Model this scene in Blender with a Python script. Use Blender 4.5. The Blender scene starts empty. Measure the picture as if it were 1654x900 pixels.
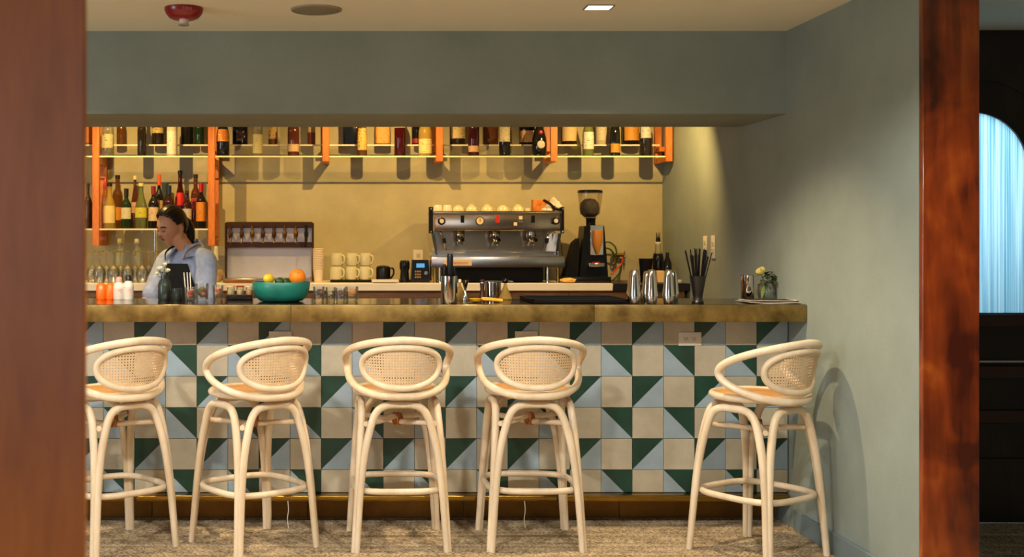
import bpy, bmesh, math, random
from mathutils import Vector, Matrix
random.seed(11)
PI = math.pi
S = bpy.context.scene
COL = S.collection

# ------------------------------------------------------------------ camera
FPX, VX, VY, CH = 1900.0, 545.0, 390.0, 1.39      # focal length in px, vanishing point, eye height
cam_d = bpy.data.cameras.new('camera')
cam = bpy.data.objects.new('camera', cam_d); COL.objects.link(cam)
cam.location = (0, 0, CH); cam.rotation_euler = (PI/2, 0, 0)
cam_d.sensor_width = 36.0; cam_d.lens = FPX/1654*36.0
cam_d.shift_x = (827-VX)/1654.0; cam_d.shift_y = -(450-VY)/1654.0
cam_d.clip_start = 0.05
cam_d.dof.use_dof = True; cam_d.dof.focus_distance = 5.5; cam_d.dof.aperture_fstop = 3.6
S.camera = cam

# ------------------------------------------------------------------ world and exposure
W = bpy.data.worlds.new('world'); S.world = W; W.use_nodes = True
W.node_tree.nodes['Background'].inputs[0].default_value = (0.62, 0.78, 1.0, 1)
W.node_tree.nodes['Background'].inputs[1].default_value = 0.9
S.view_settings.view_transform = 'Standard'; S.view_settings.look = 'None'
S.view_settings.gamma = 1.0; S.view_settings.exposure = 0.0
S.view_settings.use_curve_mapping = False

# ------------------------------------------------------------------ lights
def area(name, loc, aim, sx, sy, watts, col):
    d = bpy.data.lights.new(name, 'AREA'); d.shape = 'RECTANGLE'; d.size = sx; d.size_y = sy
    d.energy = watts; d.color = col
    o = bpy.data.objects.new(name, d); COL.objects.link(o); o.location = loc
    o.rotation_euler = (Vector(aim)-Vector(loc)).to_track_quat('-Z', 'Y').to_euler()
    return o
def spot(name, loc, aim, watts, col, cone=110, rad=0.03, blend=0.6):
    d = bpy.data.lights.new(name, 'SPOT'); d.energy = watts; d.color = col
    d.spot_size = math.radians(cone); d.spot_blend = blend; d.shadow_soft_size = rad
    o = bpy.data.objects.new(name, d); COL.objects.link(o); o.location = loc
    o.rotation_euler = (Vector(aim)-Vector(loc)).to_track_quat('-Z', 'Y').to_euler()
    return o
DAY = (0.86, 0.94, 1.0)
area('window_daylight', (-2.9, -2.85, 1.45), (-1.6, 6, 1.3), 1.9, 1.9, 13, DAY)
area('window_daylight', (-0.3, -2.85, 1.45), (0.2, 6, 1.3), 1.9, 1.9, 13, DAY)
area('side_daylight', (-4.85, 2.3, 1.35), (2.2, 3.8, 1.2), 1.8, 1.8, 58, (0.72, 0.89, 1.0))
WARM = (1.0, 0.94, 0.84)
for x in (-2.0, -0.4, 1.2):                                    # lounge downlights in front of the bar, plus an added bounce row
    spot('lounge_or_bounce_spot', (x, 3.05, 2.40), (x, 3.3, 0), 190, WARM, 148, 0.08, 0.25)
    spot('lounge_or_bounce_spot', (x, 0.4, 2.40), (x, 0.4, 0), 60, WARM, 100, 0.09, 0.5)  # added unseen row: lights the carpet so its bounce brightens the ceiling
AMB = (1.0, 0.62, 0.20)
for x in (-1.35, 1.153):                                       # downlights above the stools
    spot('stool_downlight', (x, 5.19, 2.40), (x+0.1, 5.28, 0), 120, (1.0, 0.75, 0.46), 115, 0.02, 0.6)
for x in (-2.86, -1.31, 0.28, 1.80):                           # downlights over the barkeeper's aisle
    spot('bar_downlight', (x, 6.88, 2.39), (x, 7.85, 1.1), 82, AMB, 124, 0.010, 0.7)

# ------------------------------------------------------------------ helpers
def P(x, y, Y):
    return Vector(((x-VX)*Y/FPX, Y, CH-(y-VY)*Y/FPX))
def PX(x, Y): return (x-VX)*Y/FPX
def PZ(y, Y): return CH-(y-VY)*Y/FPX

def obj(name, bm, mat, parent=None, angle=38, loc=None):
    me = bpy.data.meshes.new(name)
    bmesh.ops.recalc_face_normals(bm, faces=bm.faces)
    bm.to_mesh(me); bm.free()
    for m in (mat if isinstance(mat, (list, tuple)) else [mat]): me.materials.append(m)
    me.shade_smooth(); me.set_sharp_from_angle(angle=math.radians(angle))
    o = bpy.data.objects.new(name, me); COL.objects.link(o)
    if parent: o.parent = parent
    if loc is not None: o.location = loc
    return o
def thing(name, label, cat, loc=(0, 0, 0), rz=0.0, group=None):
    o = bpy.data.objects.new(name, None); COL.objects.link(o); o.empty_display_size = 0.05
    o.location = loc; o.rotation_euler = (0, 0, rz); o['label'] = label; o['category'] = cat
    if group: o['group'] = group
    return o
def tag(o, label, cat, group=None):
    o['label'] = label; o['category'] = cat
    if group: o['group'] = group
    return o
def struct(name, bm, m, parent=None, **k):
    o = obj(name, bm, m, parent, **k)
    if not parent: o['kind'] = 'structure'
    return o
def dup(root, loc, rz=0.0, label=None):
    r = root.copy(); COL.objects.link(r); r.location = loc; r.rotation_euler = (0, 0, rz)
    if label: r['label'] = label
    for ch in root.children:
        c = ch.copy(); COL.objects.link(c); c.parent = r
        for g in ch.children:
            d = g.copy(); COL.objects.link(d); d.parent = c
    return r

def B(): return bmesh.new()
def box(bm, x0, x1, y0, y1, z0, z1, bev=0.0, seg=1, mi=0, mat=None):
    r = bmesh.ops.create_cube(bm, size=1.0)
    vs = r['verts']
    for v in vs:
        v.co = Vector(((x0+x1)/2+v.co.x*(x1-x0), (y0+y1)/2+v.co.y*(y1-y0), (z0+z1)/2+v.co.z*(z1-z0)))
    fs = list({f for v in vs for f in v.link_faces})
    for f in fs: f.material_index = mi
    if bev > 0:
        es = list({e for v in vs for e in v.link_edges})
        r = bmesh.ops.bevel(bm, geom=es, offset=bev, segments=seg, affect='EDGES', profile=0.6)
        for f in r['faces']: f.material_index = mi
        vs = list({v for f in r['faces'] for v in f.verts})
    if mat is not None:
        for v in vs: v.co = mat @ v.co
    return bm
def lathe(bm, prof, cx=0, cy=0, cz=0, seg=20, sq=2.0, sx=1.0, sy=1.0, mi=0, capb=True, capt=True, a0=0.0, a1=None, rot=None):
    full = a1 is None
    n = seg if full else seg+1
    rings = []
    for r, z in prof:
        ring = []
        for i in range(n):
            a = (a0 + 2*PI*i/seg) if full else a0+(a1-a0)*i/seg
            c, s = math.cos(a), math.sin(a)
            k = 1.0 if sq == 2.0 else (abs(c)**sq+abs(s)**sq)**(-1.0/sq)
            p = Vector((r*k*c*sx, r*k*s*sy, z))
            if rot is not None: p = rot @ p
            ring.append(bm.verts.new((cx+p.x, cy+p.y, cz+p.z)))
        rings.append(ring)
    m = n if full else n-1
    for a, b in zip(rings, rings[1:]):
        for i in range(m):
            f = bm.faces.new((a[i], a[(i+1) % n], b[(i+1) % n], b[i])); f.material_index = mi
    if full:
        if capb and prof[0][0] > 1e-6: bm.faces.new(list(reversed(rings[0]))).material_index = mi
        if capt and prof[-1][0] > 1e-6: bm.faces.new(rings[-1]).material_index = mi
    return bm
def tube(bm, pts, r, seg=10, closed=False, caps=True, mi=0, flat=1.0, up=None):
    pts = [Vector(p) for p in pts]; n = len(pts)
    rad = r if isinstance(r, (list, tuple)) else [r]*n
    rings = []; prev = None
    for i, p in enumerate(pts):
        if closed: t = pts[(i+1) % n]-pts[(i-1) % n]
        else: t = pts[min(i+1, n-1)]-pts[max(i-1, 0)]
        t.normalize()
        if prev is None:
            u = Vector(up) if up else (Vector((0, 0, 1)) if abs(t.z) < 0.9 else Vector((1, 0, 0)))
            u = (u - t*u.dot(t)).normalized()
        else:
            u = (prev - t*prev.dot(t)).normalized()
        prev = u; w = t.cross(u)
        rings.append([bm.verts.new(p + (u*math.cos(2*PI*k/seg)*flat + w*math.sin(2*PI*k/seg))*rad[i]) for k in range(seg)])
    m = n if closed else n-1
    for i in range(m):
        a, b = rings[i], rings[(i+1) % n]
        off = 0
        if closed and i == n-1:
            off = min(range(seg), key=lambda q: (a[0].co-b[q].co).length)
        for k in range(seg):
            f = bm.faces.new((a[k], a[(k+1) % seg], b[(k+1+off) % seg], b[(k+off) % seg])); f.material_index = mi
    if caps and not closed:
        bm.faces.new(list(reversed(rings[0]))).material_index = mi; bm.faces.new(rings[-1]).material_index = mi
    return bm
def ball(bm, c, rx, ry=None, rz=None, seg=16, rings=10, mi=0, rot=None):
    ry = ry or rx; rz = rz or rx
    r = bmesh.ops.create_uvsphere(bm, u_segments=seg, v_segments=rings, radius=1.0)
    for v in r['verts']:
        p = Vector((v.co.x*rx, v.co.y*ry, v.co.z*rz))
        if rot is not None: p = rot @ p
        v.co = p+Vector(c)
    for f in {f for v in r['verts'] for f in v.link_faces}: f.material_index = mi
    return bm
def spline(ctrl, n=8, closed=False):
    c = [Vector(p) for p in ctrl]; m = len(c); out = []
    for i in range(m if closed else m-1):
        if closed: p0, p1, p2, p3 = c[(i-1) % m], c[i], c[(i+1) % m], c[(i+2) % m]
        else: p0, p1, p2, p3 = c[max(i-1, 0)], c[i], c[i+1], c[min(i+2, m-1)]
        for k in range(n):
            t = k/n
            out.append(0.5*((2*p1)+(p2-p0)*t+(2*p0-5*p1+4*p2-p3)*t*t+(3*p1-p0-3*p2+p3)*t**3))
    if not closed: out.append(c[-1])
    return out
def prism(bm, poly, y0, y1, mi=0):          # polygon in (x, z) extruded along y
    a = [bm.verts.new((x, y0, z)) for x, z in poly]; b = [bm.verts.new((x, y1, z)) for x, z in poly]
    n = len(poly)
    bm.faces.new(a).material_index = mi; bm.faces.new(list(reversed(b))).material_index = mi
    for i in range(n):
        bm.faces.new((a[i], b[i], b[(i+1) % n], a[(i+1) % n])).material_index = mi
    return bm
def text_obj(name, s, size, mat, loc, rot, parent=None, ext=0.0004, align='CENTER'):
    cu = bpy.data.curves.new(name, 'FONT'); cu.body = s; cu.size = size; cu.extrude = ext
    cu.align_x = align; cu.align_y = 'CENTER'; cu.resolution_u = 2
    t = bpy.data.objects.new(name, cu); COL.objects.link(t)
    dg = bpy.context.evaluated_depsgraph_get()
    me = bpy.data.meshes.new_from_object(t.evaluated_get(dg))
    bpy.data.objects.remove(t)
    me.materials.clear(); me.materials.append(mat)
    o = bpy.data.objects.new(name, me); COL.objects.link(o); o.location = loc; o.rotation_euler = rot
    if parent: o.parent = parent
    return o

# ------------------------------------------------------------------ materials
def srgb(r, g, b):
    f = lambda c: (c/255/12.92) if c/255 <= 0.04045 else ((c/255+0.055)/1.055)**2.4
    return (f(r), f(g), f(b), 1)
def newmat(name):
    m = bpy.data.materials.new(name); m.use_nodes = True
    nt = m.node_tree; return m, nt, nt.nodes['Principled BSDF']
def N(nt, t, **k):
    n = nt.nodes.new(t)
    for a, b in k.items(): setattr(n, a, b)
    return n
def mat(name, col, rough=0.5, metal=0.0, var=0.0, scale=8.0, bump=0.0, bscale=None, coat=0.0, spec=0.5, col2=None, stretch=None, detail=4, rnd=0.0, trans=0.0, emit=None, es=0.0):
    m, nt, bs = newmat(name)
    bs.inputs['Base Color'].default_value = col if len(col) == 4 else (*col, 1)
    bs.inputs['Roughness'].default_value = rough; bs.inputs['Metallic'].default_value = metal
    bs.inputs['Coat Weight'].default_value = coat; bs.inputs['Specular IOR Level'].default_value = spec
    bs.inputs['Transmission Weight'].default_value = trans
    if emit: bs.inputs['Emission Color'].default_value = emit; bs.inputs['Emission Strength'].default_value = es
    L = nt.links
    if var or bump or col2:
        tc = N(nt, 'ShaderNodeTexCoord'); mp = N(nt, 'ShaderNodeMapping'); L.new(tc.outputs['Object'], mp.inputs[0])
        if stretch: mp.inputs['Scale'].default_value = stretch
        if rnd:
            oi = N(nt, 'ShaderNodeObjectInfo'); vm = N(nt, 'ShaderNodeVectorMath', operation='SCALE')
            cx = N(nt, 'ShaderNodeCombineXYZ')
            for q in range(3): L.new(oi.outputs['Random'], cx.inputs[q])
            L.new(cx.outputs[0], vm.inputs[0]); vm.inputs['Scale'].default_value = 37.0; L.new(vm.outputs[0], mp.inputs['Location'])
        nz = N(nt, 'ShaderNodeTexNoise'); nz.inputs['Scale'].default_value = scale; nz.inputs['Detail'].default_value = detail
        nz.inputs['Roughness'].default_value = 0.6
        L.new(mp.outputs[0], nz.inputs['Vector'])
        if var or col2:
            cr = N(nt, 'ShaderNodeValToRGB')
            c = Vector(col[:3])
            a = c*(1-var); b = Vector(col2[:3]) if col2 else c*(1+var)
            cr.color_ramp.elements[0].position = 0.3; cr.color_ramp.elements[1].position = 0.7
            cr.color_ramp.elements[0].color = (*a, 1); cr.color_ramp.elements[1].color = (*[min(1, q) for q in b], 1)
            L.new(nz.outputs['Fac'], cr.inputs[0])
            out = cr.outputs[0]
            if rnd:
                hs = N(nt, 'ShaderNodeHueSaturation'); mr = N(nt, 'ShaderNodeMapRange')
                mr.inputs['To Min'].default_value = 1-rnd; mr.inputs['To Max'].default_value = 1+rnd
                L.new(oi.outputs['Random'], mr.inputs['Value']); L.new(mr.outputs[0], hs.inputs['Value'])
                L.new(out, hs.inputs['Color']); out = hs.outputs[0]
            L.new(out, bs.inputs['Base Color'])
        if bump:
            bn = N(nt, 'ShaderNodeTexNoise'); bn.inputs['Scale'].default_value = bscale or scale*4; bn.inputs['Detail'].default_value = 5
            L.new(mp.outputs[0], bn.inputs['Vector'])
            bp = N(nt, 'ShaderNodeBump'); bp.inputs['Strength'].default_value = bump; bp.inputs['Distance'].default_value = 0.01
            L.new(bn.outputs['Fac'], bp.inputs['Height']); L.new(bp.outputs[0], bs.inputs['Normal'])
    return m
def woodmat(name, dark, mid, light, scale=3.0, rough=0.35, coat=0.3, axis='Z', dist=3.0, fig=1.0, fine=1.0):
    m, nt, bs = newmat(name); L = nt.links
    tc = N(nt, 'ShaderNodeTexCoord'); mp = N(nt, 'ShaderNodeMapping'); L.new(tc.outputs['Object'], mp.inputs[0])
    s = {'Z': (1, 1, 0.16), 'X': (0.16, 1, 1), 'Y': (1, 0.16, 1)}[axis]
    mp.inputs['Scale'].default_value = s
    n1 = N(nt, 'ShaderNodeTexNoise'); n1.inputs['Scale'].default_value = scale*2; n1.inputs['Detail'].default_value = 3; n1.inputs['Distortion'].default_value = dist*0.4
    L.new(mp.outputs[0], n1.inputs['Vector'])
    n2 = N(nt, 'ShaderNodeTexNoise'); n2.inputs['Scale'].default_value = scale*22; n2.inputs['Detail'].default_value = 6; n2.inputs['Distortion'].default_value = 0.4
    L.new(mp.outputs[0], n2.inputs['Vector'])
    n3 = N(nt, 'ShaderNodeTexNoise'); n3.inputs['Scale'].default_value = 1.6*fig; n3.inputs['Detail'].default_value = 2; n3.inputs['Distortion'].default_value = 1.5
    L.new(tc.outputs['Object'], n3.inputs['Vector'])
    mx = N(nt, 'ShaderNodeMath', operation='MULTIPLY_ADD'); mx.inputs[1].default_value = 0.35*fine
    L.new(n2.outputs['Fac'], mx.inputs[0])
    m2 = N(nt, 'ShaderNodeMath', operation='MULTIPLY'); m2.inputs[1].default_value = 0.5; L.new(n1.outputs['Fac'], m2.inputs[0])
    L.new(m2.outputs[0], mx.inputs[2])
    m3 = N(nt, 'ShaderNodeMath', operation='MULTIPLY_ADD'); m3.inputs[1].default_value = 0.35; L.new(n3.outputs['Fac'], m3.inputs[0]); L.new(mx.outputs[0], m3.inputs[2])
    cr = N(nt, 'ShaderNodeValToRGB'); e = cr.color_ramp.elements
    e[0].position = 0.42; e[0].color = dark; e[1].position = 0.78; e[1].color = light
    q = e.new(0.58); q.color = mid
    L.new(m3.outputs[0], cr.inputs[0]); L.new(cr.outputs[0], bs.inputs['Base Color'])
    bs.inputs['Roughness'].default_value = rough; bs.inputs['Coat Weight'].default_value = coat; bs.inputs['Coat Roughness'].default_value = 0.2
    return m
def glassmat(name, tint, solid=0.15, rough=0.03, reflect=1.0):
    # thin glass: tinted see-through body, diffuse haze and a Fresnel reflection
    m = bpy.data.materials.new(name); m.use_nodes = True; nt = m.node_tree; nt.nodes.clear(); L = nt.links
    out = N(nt, 'ShaderNodeOutputMaterial'); tr = N(nt, 'ShaderNodeBsdfTransparent'); tr.inputs[0].default_value = tint if len(tint) == 4 else (*tint, 1)
    df = N(nt, 'ShaderNodeBsdfDiffuse'); df.inputs[0].default_value = tr.inputs[0].default_value
    gl = N(nt, 'ShaderNodeBsdfGlossy'); gl.inputs['Roughness'].default_value = rough
    m1 = N(nt, 'ShaderNodeMixShader'); m1.inputs[0].default_value = solid; L.new(tr.outputs[0], m1.inputs[1]); L.new(df.outputs[0], m1.inputs[2])
    fr = N(nt, 'ShaderNodeLayerWeight'); fr.inputs[0].default_value = 0.35
    ml = N(nt, 'ShaderNodeMath', operation='MULTIPLY_ADD'); ml.inputs[1].default_value = 0.6*reflect; ml.inputs[2].default_value = 0.04*reflect; L.new(fr.outputs['Fresnel'], ml.inputs[0])
    m2 = N(nt, 'ShaderNodeMixShader'); L.new(ml.outputs[0], m2.inputs[0]); L.new(m1.outputs[0], m2.inputs[1]); L.new(gl.outputs[0], m2.inputs[2])
    L.new(m2.outputs[0], out.inputs[0])
    return m

M = {}
M['plaster'] = mat('limewash_plaster', srgb(137, 147, 139), 0.72, var=0.10, scale=2.4, bump=0.12, bscale=120, spec=0.3)
M['plaster_back'] = mat('warm_lit_plaster', srgb(166, 158, 128), 0.6, var=0.12, scale=3.5, bump=0.10, bscale=60, spec=0.4)  # lit copy of the wall plaster, warm bar light tinted into its colour
M['ceiling'] = mat('ceiling_paint', srgb(226, 224, 204), 0.9, var=0.02, scale=1.5)
M['baseboard'] = mat('blue_grey_paint', srgb(112, 128, 130), 0.5, var=0.04, scale=4)
M['post'] = woodmat('figured_red_wood', srgb(66, 20, 6), srgb(134, 54, 14), srgb(188, 100, 32), 1.5, 0.3, 0.5, 'Z', 7.0, 2.4, 0.45)
M['panel'] = woodmat('warm_wood_panel', srgb(152, 76, 14), srgb(172, 92, 22), srgb(188, 108, 36), 3.0, 0.42, 0.25, 'Z', 1.0, 0.7)
M['darkwood'] = woodmat('dark_door_wood', srgb(14, 8, 6), srgb(24, 12, 9), srgb(42, 20, 14), 3.0, 0.5, 0.1, 'Z')
M['darkwood2'] = woodmat('dark_rail_wood', srgb(38, 16, 12), srgb(52, 22, 16), srgb(66, 28, 20), 3.0, 0.5, 0.1, 'X')
M['shelfwood'] = woodmat('orange_shelf_wood', srgb(158, 82, 26), srgb(196, 112, 44), srgb(214, 138, 66), 6.0, 0.45, 0.1, 'Z')
M['cabinet'] = woodmat('amber_cabinet_wood', srgb(120, 70, 26), srgb(150, 94, 40), srgb(178, 120, 60), 4.0, 0.4, 0.2, 'X')
M['rattan'] = mat('peeled_rattan', srgb(212, 188, 152), 0.42, var=0.10, scale=9, stretch=(1, 1, 0.35), col2=srgb(232, 214, 186), bump=0.05, bscale=90, rnd=0.03, coat=0.15)
M['cane'] = mat('woven_cane', srgb(222, 192, 150), 0.55, var=0.08, scale=60)
M['seatcane'] = mat('seat_cane', srgb(216, 160, 92), 0.5, var=0.14, scale=70, bump=0.5, bscale=160)
M['binding'] = mat('rattan_binding', srgb(176, 112, 56), 0.5, var=0.2, scale=80)
M['tile_cream'] = mat('cream_cement_tile', srgb(182, 173, 150), 0.42, var=0.13, scale=9, rnd=0.07, bump=0.05, bscale=40, detail=5)
M['tile_blue'] = mat('pale_blue_cement_tile', srgb(150, 168, 178), 0.42, var=0.10, scale=9, rnd=0.06, bump=0.05, bscale=40)
M['tile_green'] = mat('dark_green_cement_tile', srgb(22, 62, 48), 0.40, var=0.28, scale=10, rnd=0.12, bump=0.05, bscale=40)
M['grout'] = mat('grout', srgb(122, 112, 96), 0.9, var=0.08, scale=30)
M['brass'] = mat('aged_brass', srgb(150, 118, 52), 0.27, 1.0, var=0.22, scale=5, col2=srgb(172, 138, 66), bump=0.03, bscale=30)
M['brass_dark'] = mat('dull_brass', srgb(120, 88, 44), 0.4, 1.0, var=0.3, scale=4)
M['brass_edge'] = mat('olive_brass_edge', srgb(112, 88, 38), 0.40, 0.75, var=0.30, scale=9, col2=srgb(158, 132, 74), bump=0.05, bscale=25)
M['bartop'] = mat('bronze_bar_top', srgb(66, 48, 30), 0.12, 0.9, var=0.3, scale=3)
M['steel'] = mat('brushed_steel', srgb(196, 190, 182), 0.24, 1.0, var=0.05, scale=30)
M['chrome'] = mat('polished_chrome', srgb(210, 202, 192), 0.09, 1.0)
M['steel_reflect_tint'] = mat('reflection_tinted_steel', srgb(206, 184, 160), 0.2, 1.0)  # warm room reflections put into the steel's base colour
M['stemware'] = glassmat('stemware_glass', (0.90, 0.90, 0.84), 0.10, 0.03, 1.6)
M['satin'] = mat('satin_steel_panel', srgb(206, 202, 200), 0.38, 0.8, var=0.10, scale=3)
M['black'] = mat('black_plastic', srgb(9, 9, 10), 0.3, spec=0.35)
M['blackm'] = mat('matte_black', srgb(9, 9, 11), 0.7, spec=0.2)
M['brownm'] = mat('bronze_metal', srgb(74, 50, 38), 0.35, 0.7, var=0.1)
M['white'] = mat('white_plastic', srgb(214, 207, 193), 0.4)
M['slab'] = mat('white_stone_slab', srgb(236, 226, 206), 0.35, var=0.04, scale=6)
M['blackslab'] = mat('black_stone_slab', srgb(20, 20, 24), 0.3)
M['cup'] = mat('cream_glaze', srgb(202, 196, 158), 0.25, coat=0.4, var=0.03)
M['teal'] = mat('teal_glaze', srgb(20, 108, 100), 0.38, var=0.25, scale=10, coat=0.2, col2=srgb(34, 128, 110))
M['clear'] = glassmat('clear_glass', (0.93, 0.95, 0.92), 0.03)
M['shelfglass'] = glassmat('shelf_glass', (0.97, 0.98, 0.95), 0.0, 0.05, 0.25)
M['glassedge'] = mat('frosted_glass_edge', srgb(236, 226, 196), 0.3)
M['smoke'] = glassmat('smoky_clear_plastic', (0.86, 0.82, 0.76), 0.03, 0.05, 0.6)
M['darkglass'] = glassmat('dark_glass', (0.05, 0.07, 0.06), 0.5)
M['red'] = mat('red_plastic', srgb(132, 10, 18), 0.3, coat=0.3)

# ------------------------------------------------------------------ floor carpet (sisal weave)
def carpet():
    m, nt, bs = newmat('sisal_carpet'); L = nt.links
    tc = N(nt, 'ShaderNodeTexCoord'); mp = N(nt, 'ShaderNodeMapping'); mp.inputs['Scale'].default_value = (1, 2.6, 1); L.new(tc.outputs['Object'], mp.inputs[0])
    n1 = N(nt, 'ShaderNodeTexNoise'); n1.inputs['Scale'].default_value = 62; n1.inputs['Detail'].default_value = 6; n1.inputs['Roughness'].default_value = 0.8
    n2 = N(nt, 'ShaderNodeTexNoise'); n2.inputs['Scale'].default_value = 5; n2.inputs['Detail'].default_value = 4
    L.new(mp.outputs[0], n1.inputs['Vector']); L.new(mp.outputs[0], n2.inputs['Vector'])
    wv = N(nt, 'ShaderNodeTexWave', bands_direction='Y'); wv.inputs['Scale'].default_value = 14; wv.inputs['Distortion'].default_value = 5; wv.inputs['Detail'].default_value = 3; wv.inputs['Detail Scale'].default_value = 6
    L.new(tc.outputs['Object'], wv.inputs['Vector'])
    a = N(nt, 'ShaderNodeMath', operation='MULTIPLY_ADD'); a.inputs[1].default_value = 0.22; L.new(wv.outputs['Fac'], a.inputs[0])
    b = N(nt, 'ShaderNodeMath', operation='MULTIPLY_ADD'); b.inputs[1].default_value = 0.2; L.new(n2.outputs['Fac'], b.inputs[0])
    c = N(nt, 'ShaderNodeMath', operation='MULTIPLY'); c.inputs[1].default_value = 0.75; L.new(n1.outputs['Fac'], c.inputs[0])
    L.new(c.outputs[0], b.inputs[2]); L.new(b.outputs[0], a.inputs[2])
    cr = N(nt, 'ShaderNodeValToRGB'); e = cr.color_ramp.elements
    e[0].position = 0.46; e[0].color = srgb(84, 68, 48); e[1].position = 0.72; e[1].color = srgb(226, 206, 172)
    q = e.new(0.58); q.color = srgb(176, 152, 118)
    L.new(a.outputs[0], cr.inputs[0]); L.new(cr.outputs[0], bs.inputs['Base Color'])
    bs.inputs['Roughness'].default_value = 0.95; bs.inputs['Specular IOR Level'].default_value = 0.1
    bp = N(nt, 'ShaderNodeBump'); bp.inputs['Strength'].default_value = 0.7; bp.inputs['Distance'].default_value = 0.008
    L.new(a.outputs[0], bp.inputs['Height']); L.new(bp.outputs[0], bs.inputs['Normal'])
    return m
M['carpet'] = carpet()

# ------------------------------------------------------------------ room shell
XW = 2.21; ZC = 2.426; YB = 8.0
struct('floor', box(B(), -5.1, 5.2, -3.1, 8.3, -0.08, 0.0), M['carpet'])
struct('ceiling', box(B(), -5.1, 5.2, -3.1, 8.3, ZC, ZC+0.1), M['ceiling'])
struct('wall_back', box(B(), -5.0, 2.6, YB, YB+0.1, 0, ZC), M['plaster_back'])
struct('wall_right', box(B(), XW, XW+0.20, 4.46, YB, 0, ZC), M['plaster'])
struct('wall_far_left', box(B(), -3.4, -3.3, 5.8, YB, 0, ZC), M['plaster'])
struct('soffit', box(B(), -3.3, XW, 5.79, 6.45, 2.018, ZC), M['plaster'])
bb = B(); box(bb, XW-0.014, XW, 4.47, 5.67, 0, 0.098, 0.003)
struct('baseboard_right', bb, M['baseboard'])
# room behind the camera: piers between daylight windows, side wall with opening
struct('wall_rear', box(box(box(box(box(B(), -5.1, -3.9, -3.1, -3.0, 0, ZC), -1.9, -1.3, -3.1, -3.0, 0, ZC), 0.7, 5.1, -3.1, -3.0, 0, ZC),
       -3.9, 0.7, -3.1, -3.0, 0, 0.45), -3.9, 0.7, -3.1, -3.0, 2.4, ZC), M['plaster'])
struct('wall_side', box(box(box(box(B(), -5.1, -5.0, -3.0, 1.2, 0, ZC), -5.1, -5.0, 3.4, 8.2, 0, ZC), -5.1, -5.0, 1.2, 3.4, 0, 0.4), -5.1, -5.0, 1.2, 3.4, 2.3, ZC), M['plaster'])
struct('wall_far_right', box(B(), 5.1, 5.2, -3.0, 8.2, 0, ZC), M['plaster'])
# wood at the sides of the view
struct('trim_1', box(B(), 2.204, 2.419, 4.43, 4.46, 0, ZC, 0.003), M['post'])
struct('trim_2', box(B(), -1.75, -0.373, 1.735, 1.752, 0, ZC, 0.002), M['panel'])

# arched door beyond the wood post
dy = 5.75; dcx = PX(1575, dy); dzc = PZ(271, dy); sc = dy/FPX
r_in, r_out = 90*sc, 144*sc
def arch_pts(r, n=24): return [(dcx-r*math.cos(PI*i/n), dzc+r*math.sin(PI*i/n)) for i in range(n+1)]
def arch_surround(bm, x0, x1, z1, r, zb, y0, y1):
    pts = arch_pts(r)
    prism(bm, [(x0, 0), (dcx-r, 0), (dcx-r, z1), (x0, z1)], y0, y1)
    prism(bm, [(dcx+r, 0), (x1, 0), (x1, z1), (dcx+r, z1)], y0, y1)
    for a, b in zip(pts, pts[1:]): prism(bm, [a, b, (b[0], z1), (a[0], z1)], y0, y1)
    if zb > 0: prism(bm, [(dcx-r, 0), (dcx+r, 0), (dcx+r, zb), (dcx-r, zb)], y0, y1)
    return bm
struct('wall_beyond', arch_surround(B(), 2.41, 5.1, ZC, r_out, 0, dy+0.015, dy+0.10), M['darkwood'])
leaf = B()
for (a, b), (c, d) in zip(zip(arch_pts(r_in), arch_pts(r_in)[1:]), zip(arch_pts(r_out), arch_pts(r_out)[1:])):
    prism(leaf, [a, b, d, c], dy+0.02, dy+0.06)
zg = PZ(506, dy)
prism(leaf, [(dcx-r_out, 0.0), (dcx-r_in, 0.01), (dcx-r_in, dzc), (dcx-r_out, dzc)], dy+0.02, dy+0.06)
prism(leaf, [(dcx+r_in, 0.01), (dcx+r_out, 0.01), (dcx+r_out, dzc), (dcx+r_in, dzc)], dy+0.02, dy+0.06)
prism(leaf, [(dcx-r_in, 0.01), (dcx+r_in, 0.01), (dcx+r_in, zg), (dcx-r_in, zg)], dy+0.035, dy+0.06)
door = struct('door_1', leaf, M['darkwood'])
for y0, y1 in ((508, 528), (592, 612), (664, 685), (742, 850)):
    struct('rail', box(B(), dcx-r_in, dcx+r_in, dy+0.012, dy+0.045, max(PZ(y1, dy), 0.012), PZ(y0, dy), 0.003), M['darkwood2'] if y0 < 700 else M['darkwood'], door)
struct('metal_strip', box(B(), dcx-r_in, dcx+r_in, dy+0.008, dy+0.03, PZ(586, dy), PZ(583, dy)), M['steel'], door)
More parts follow.
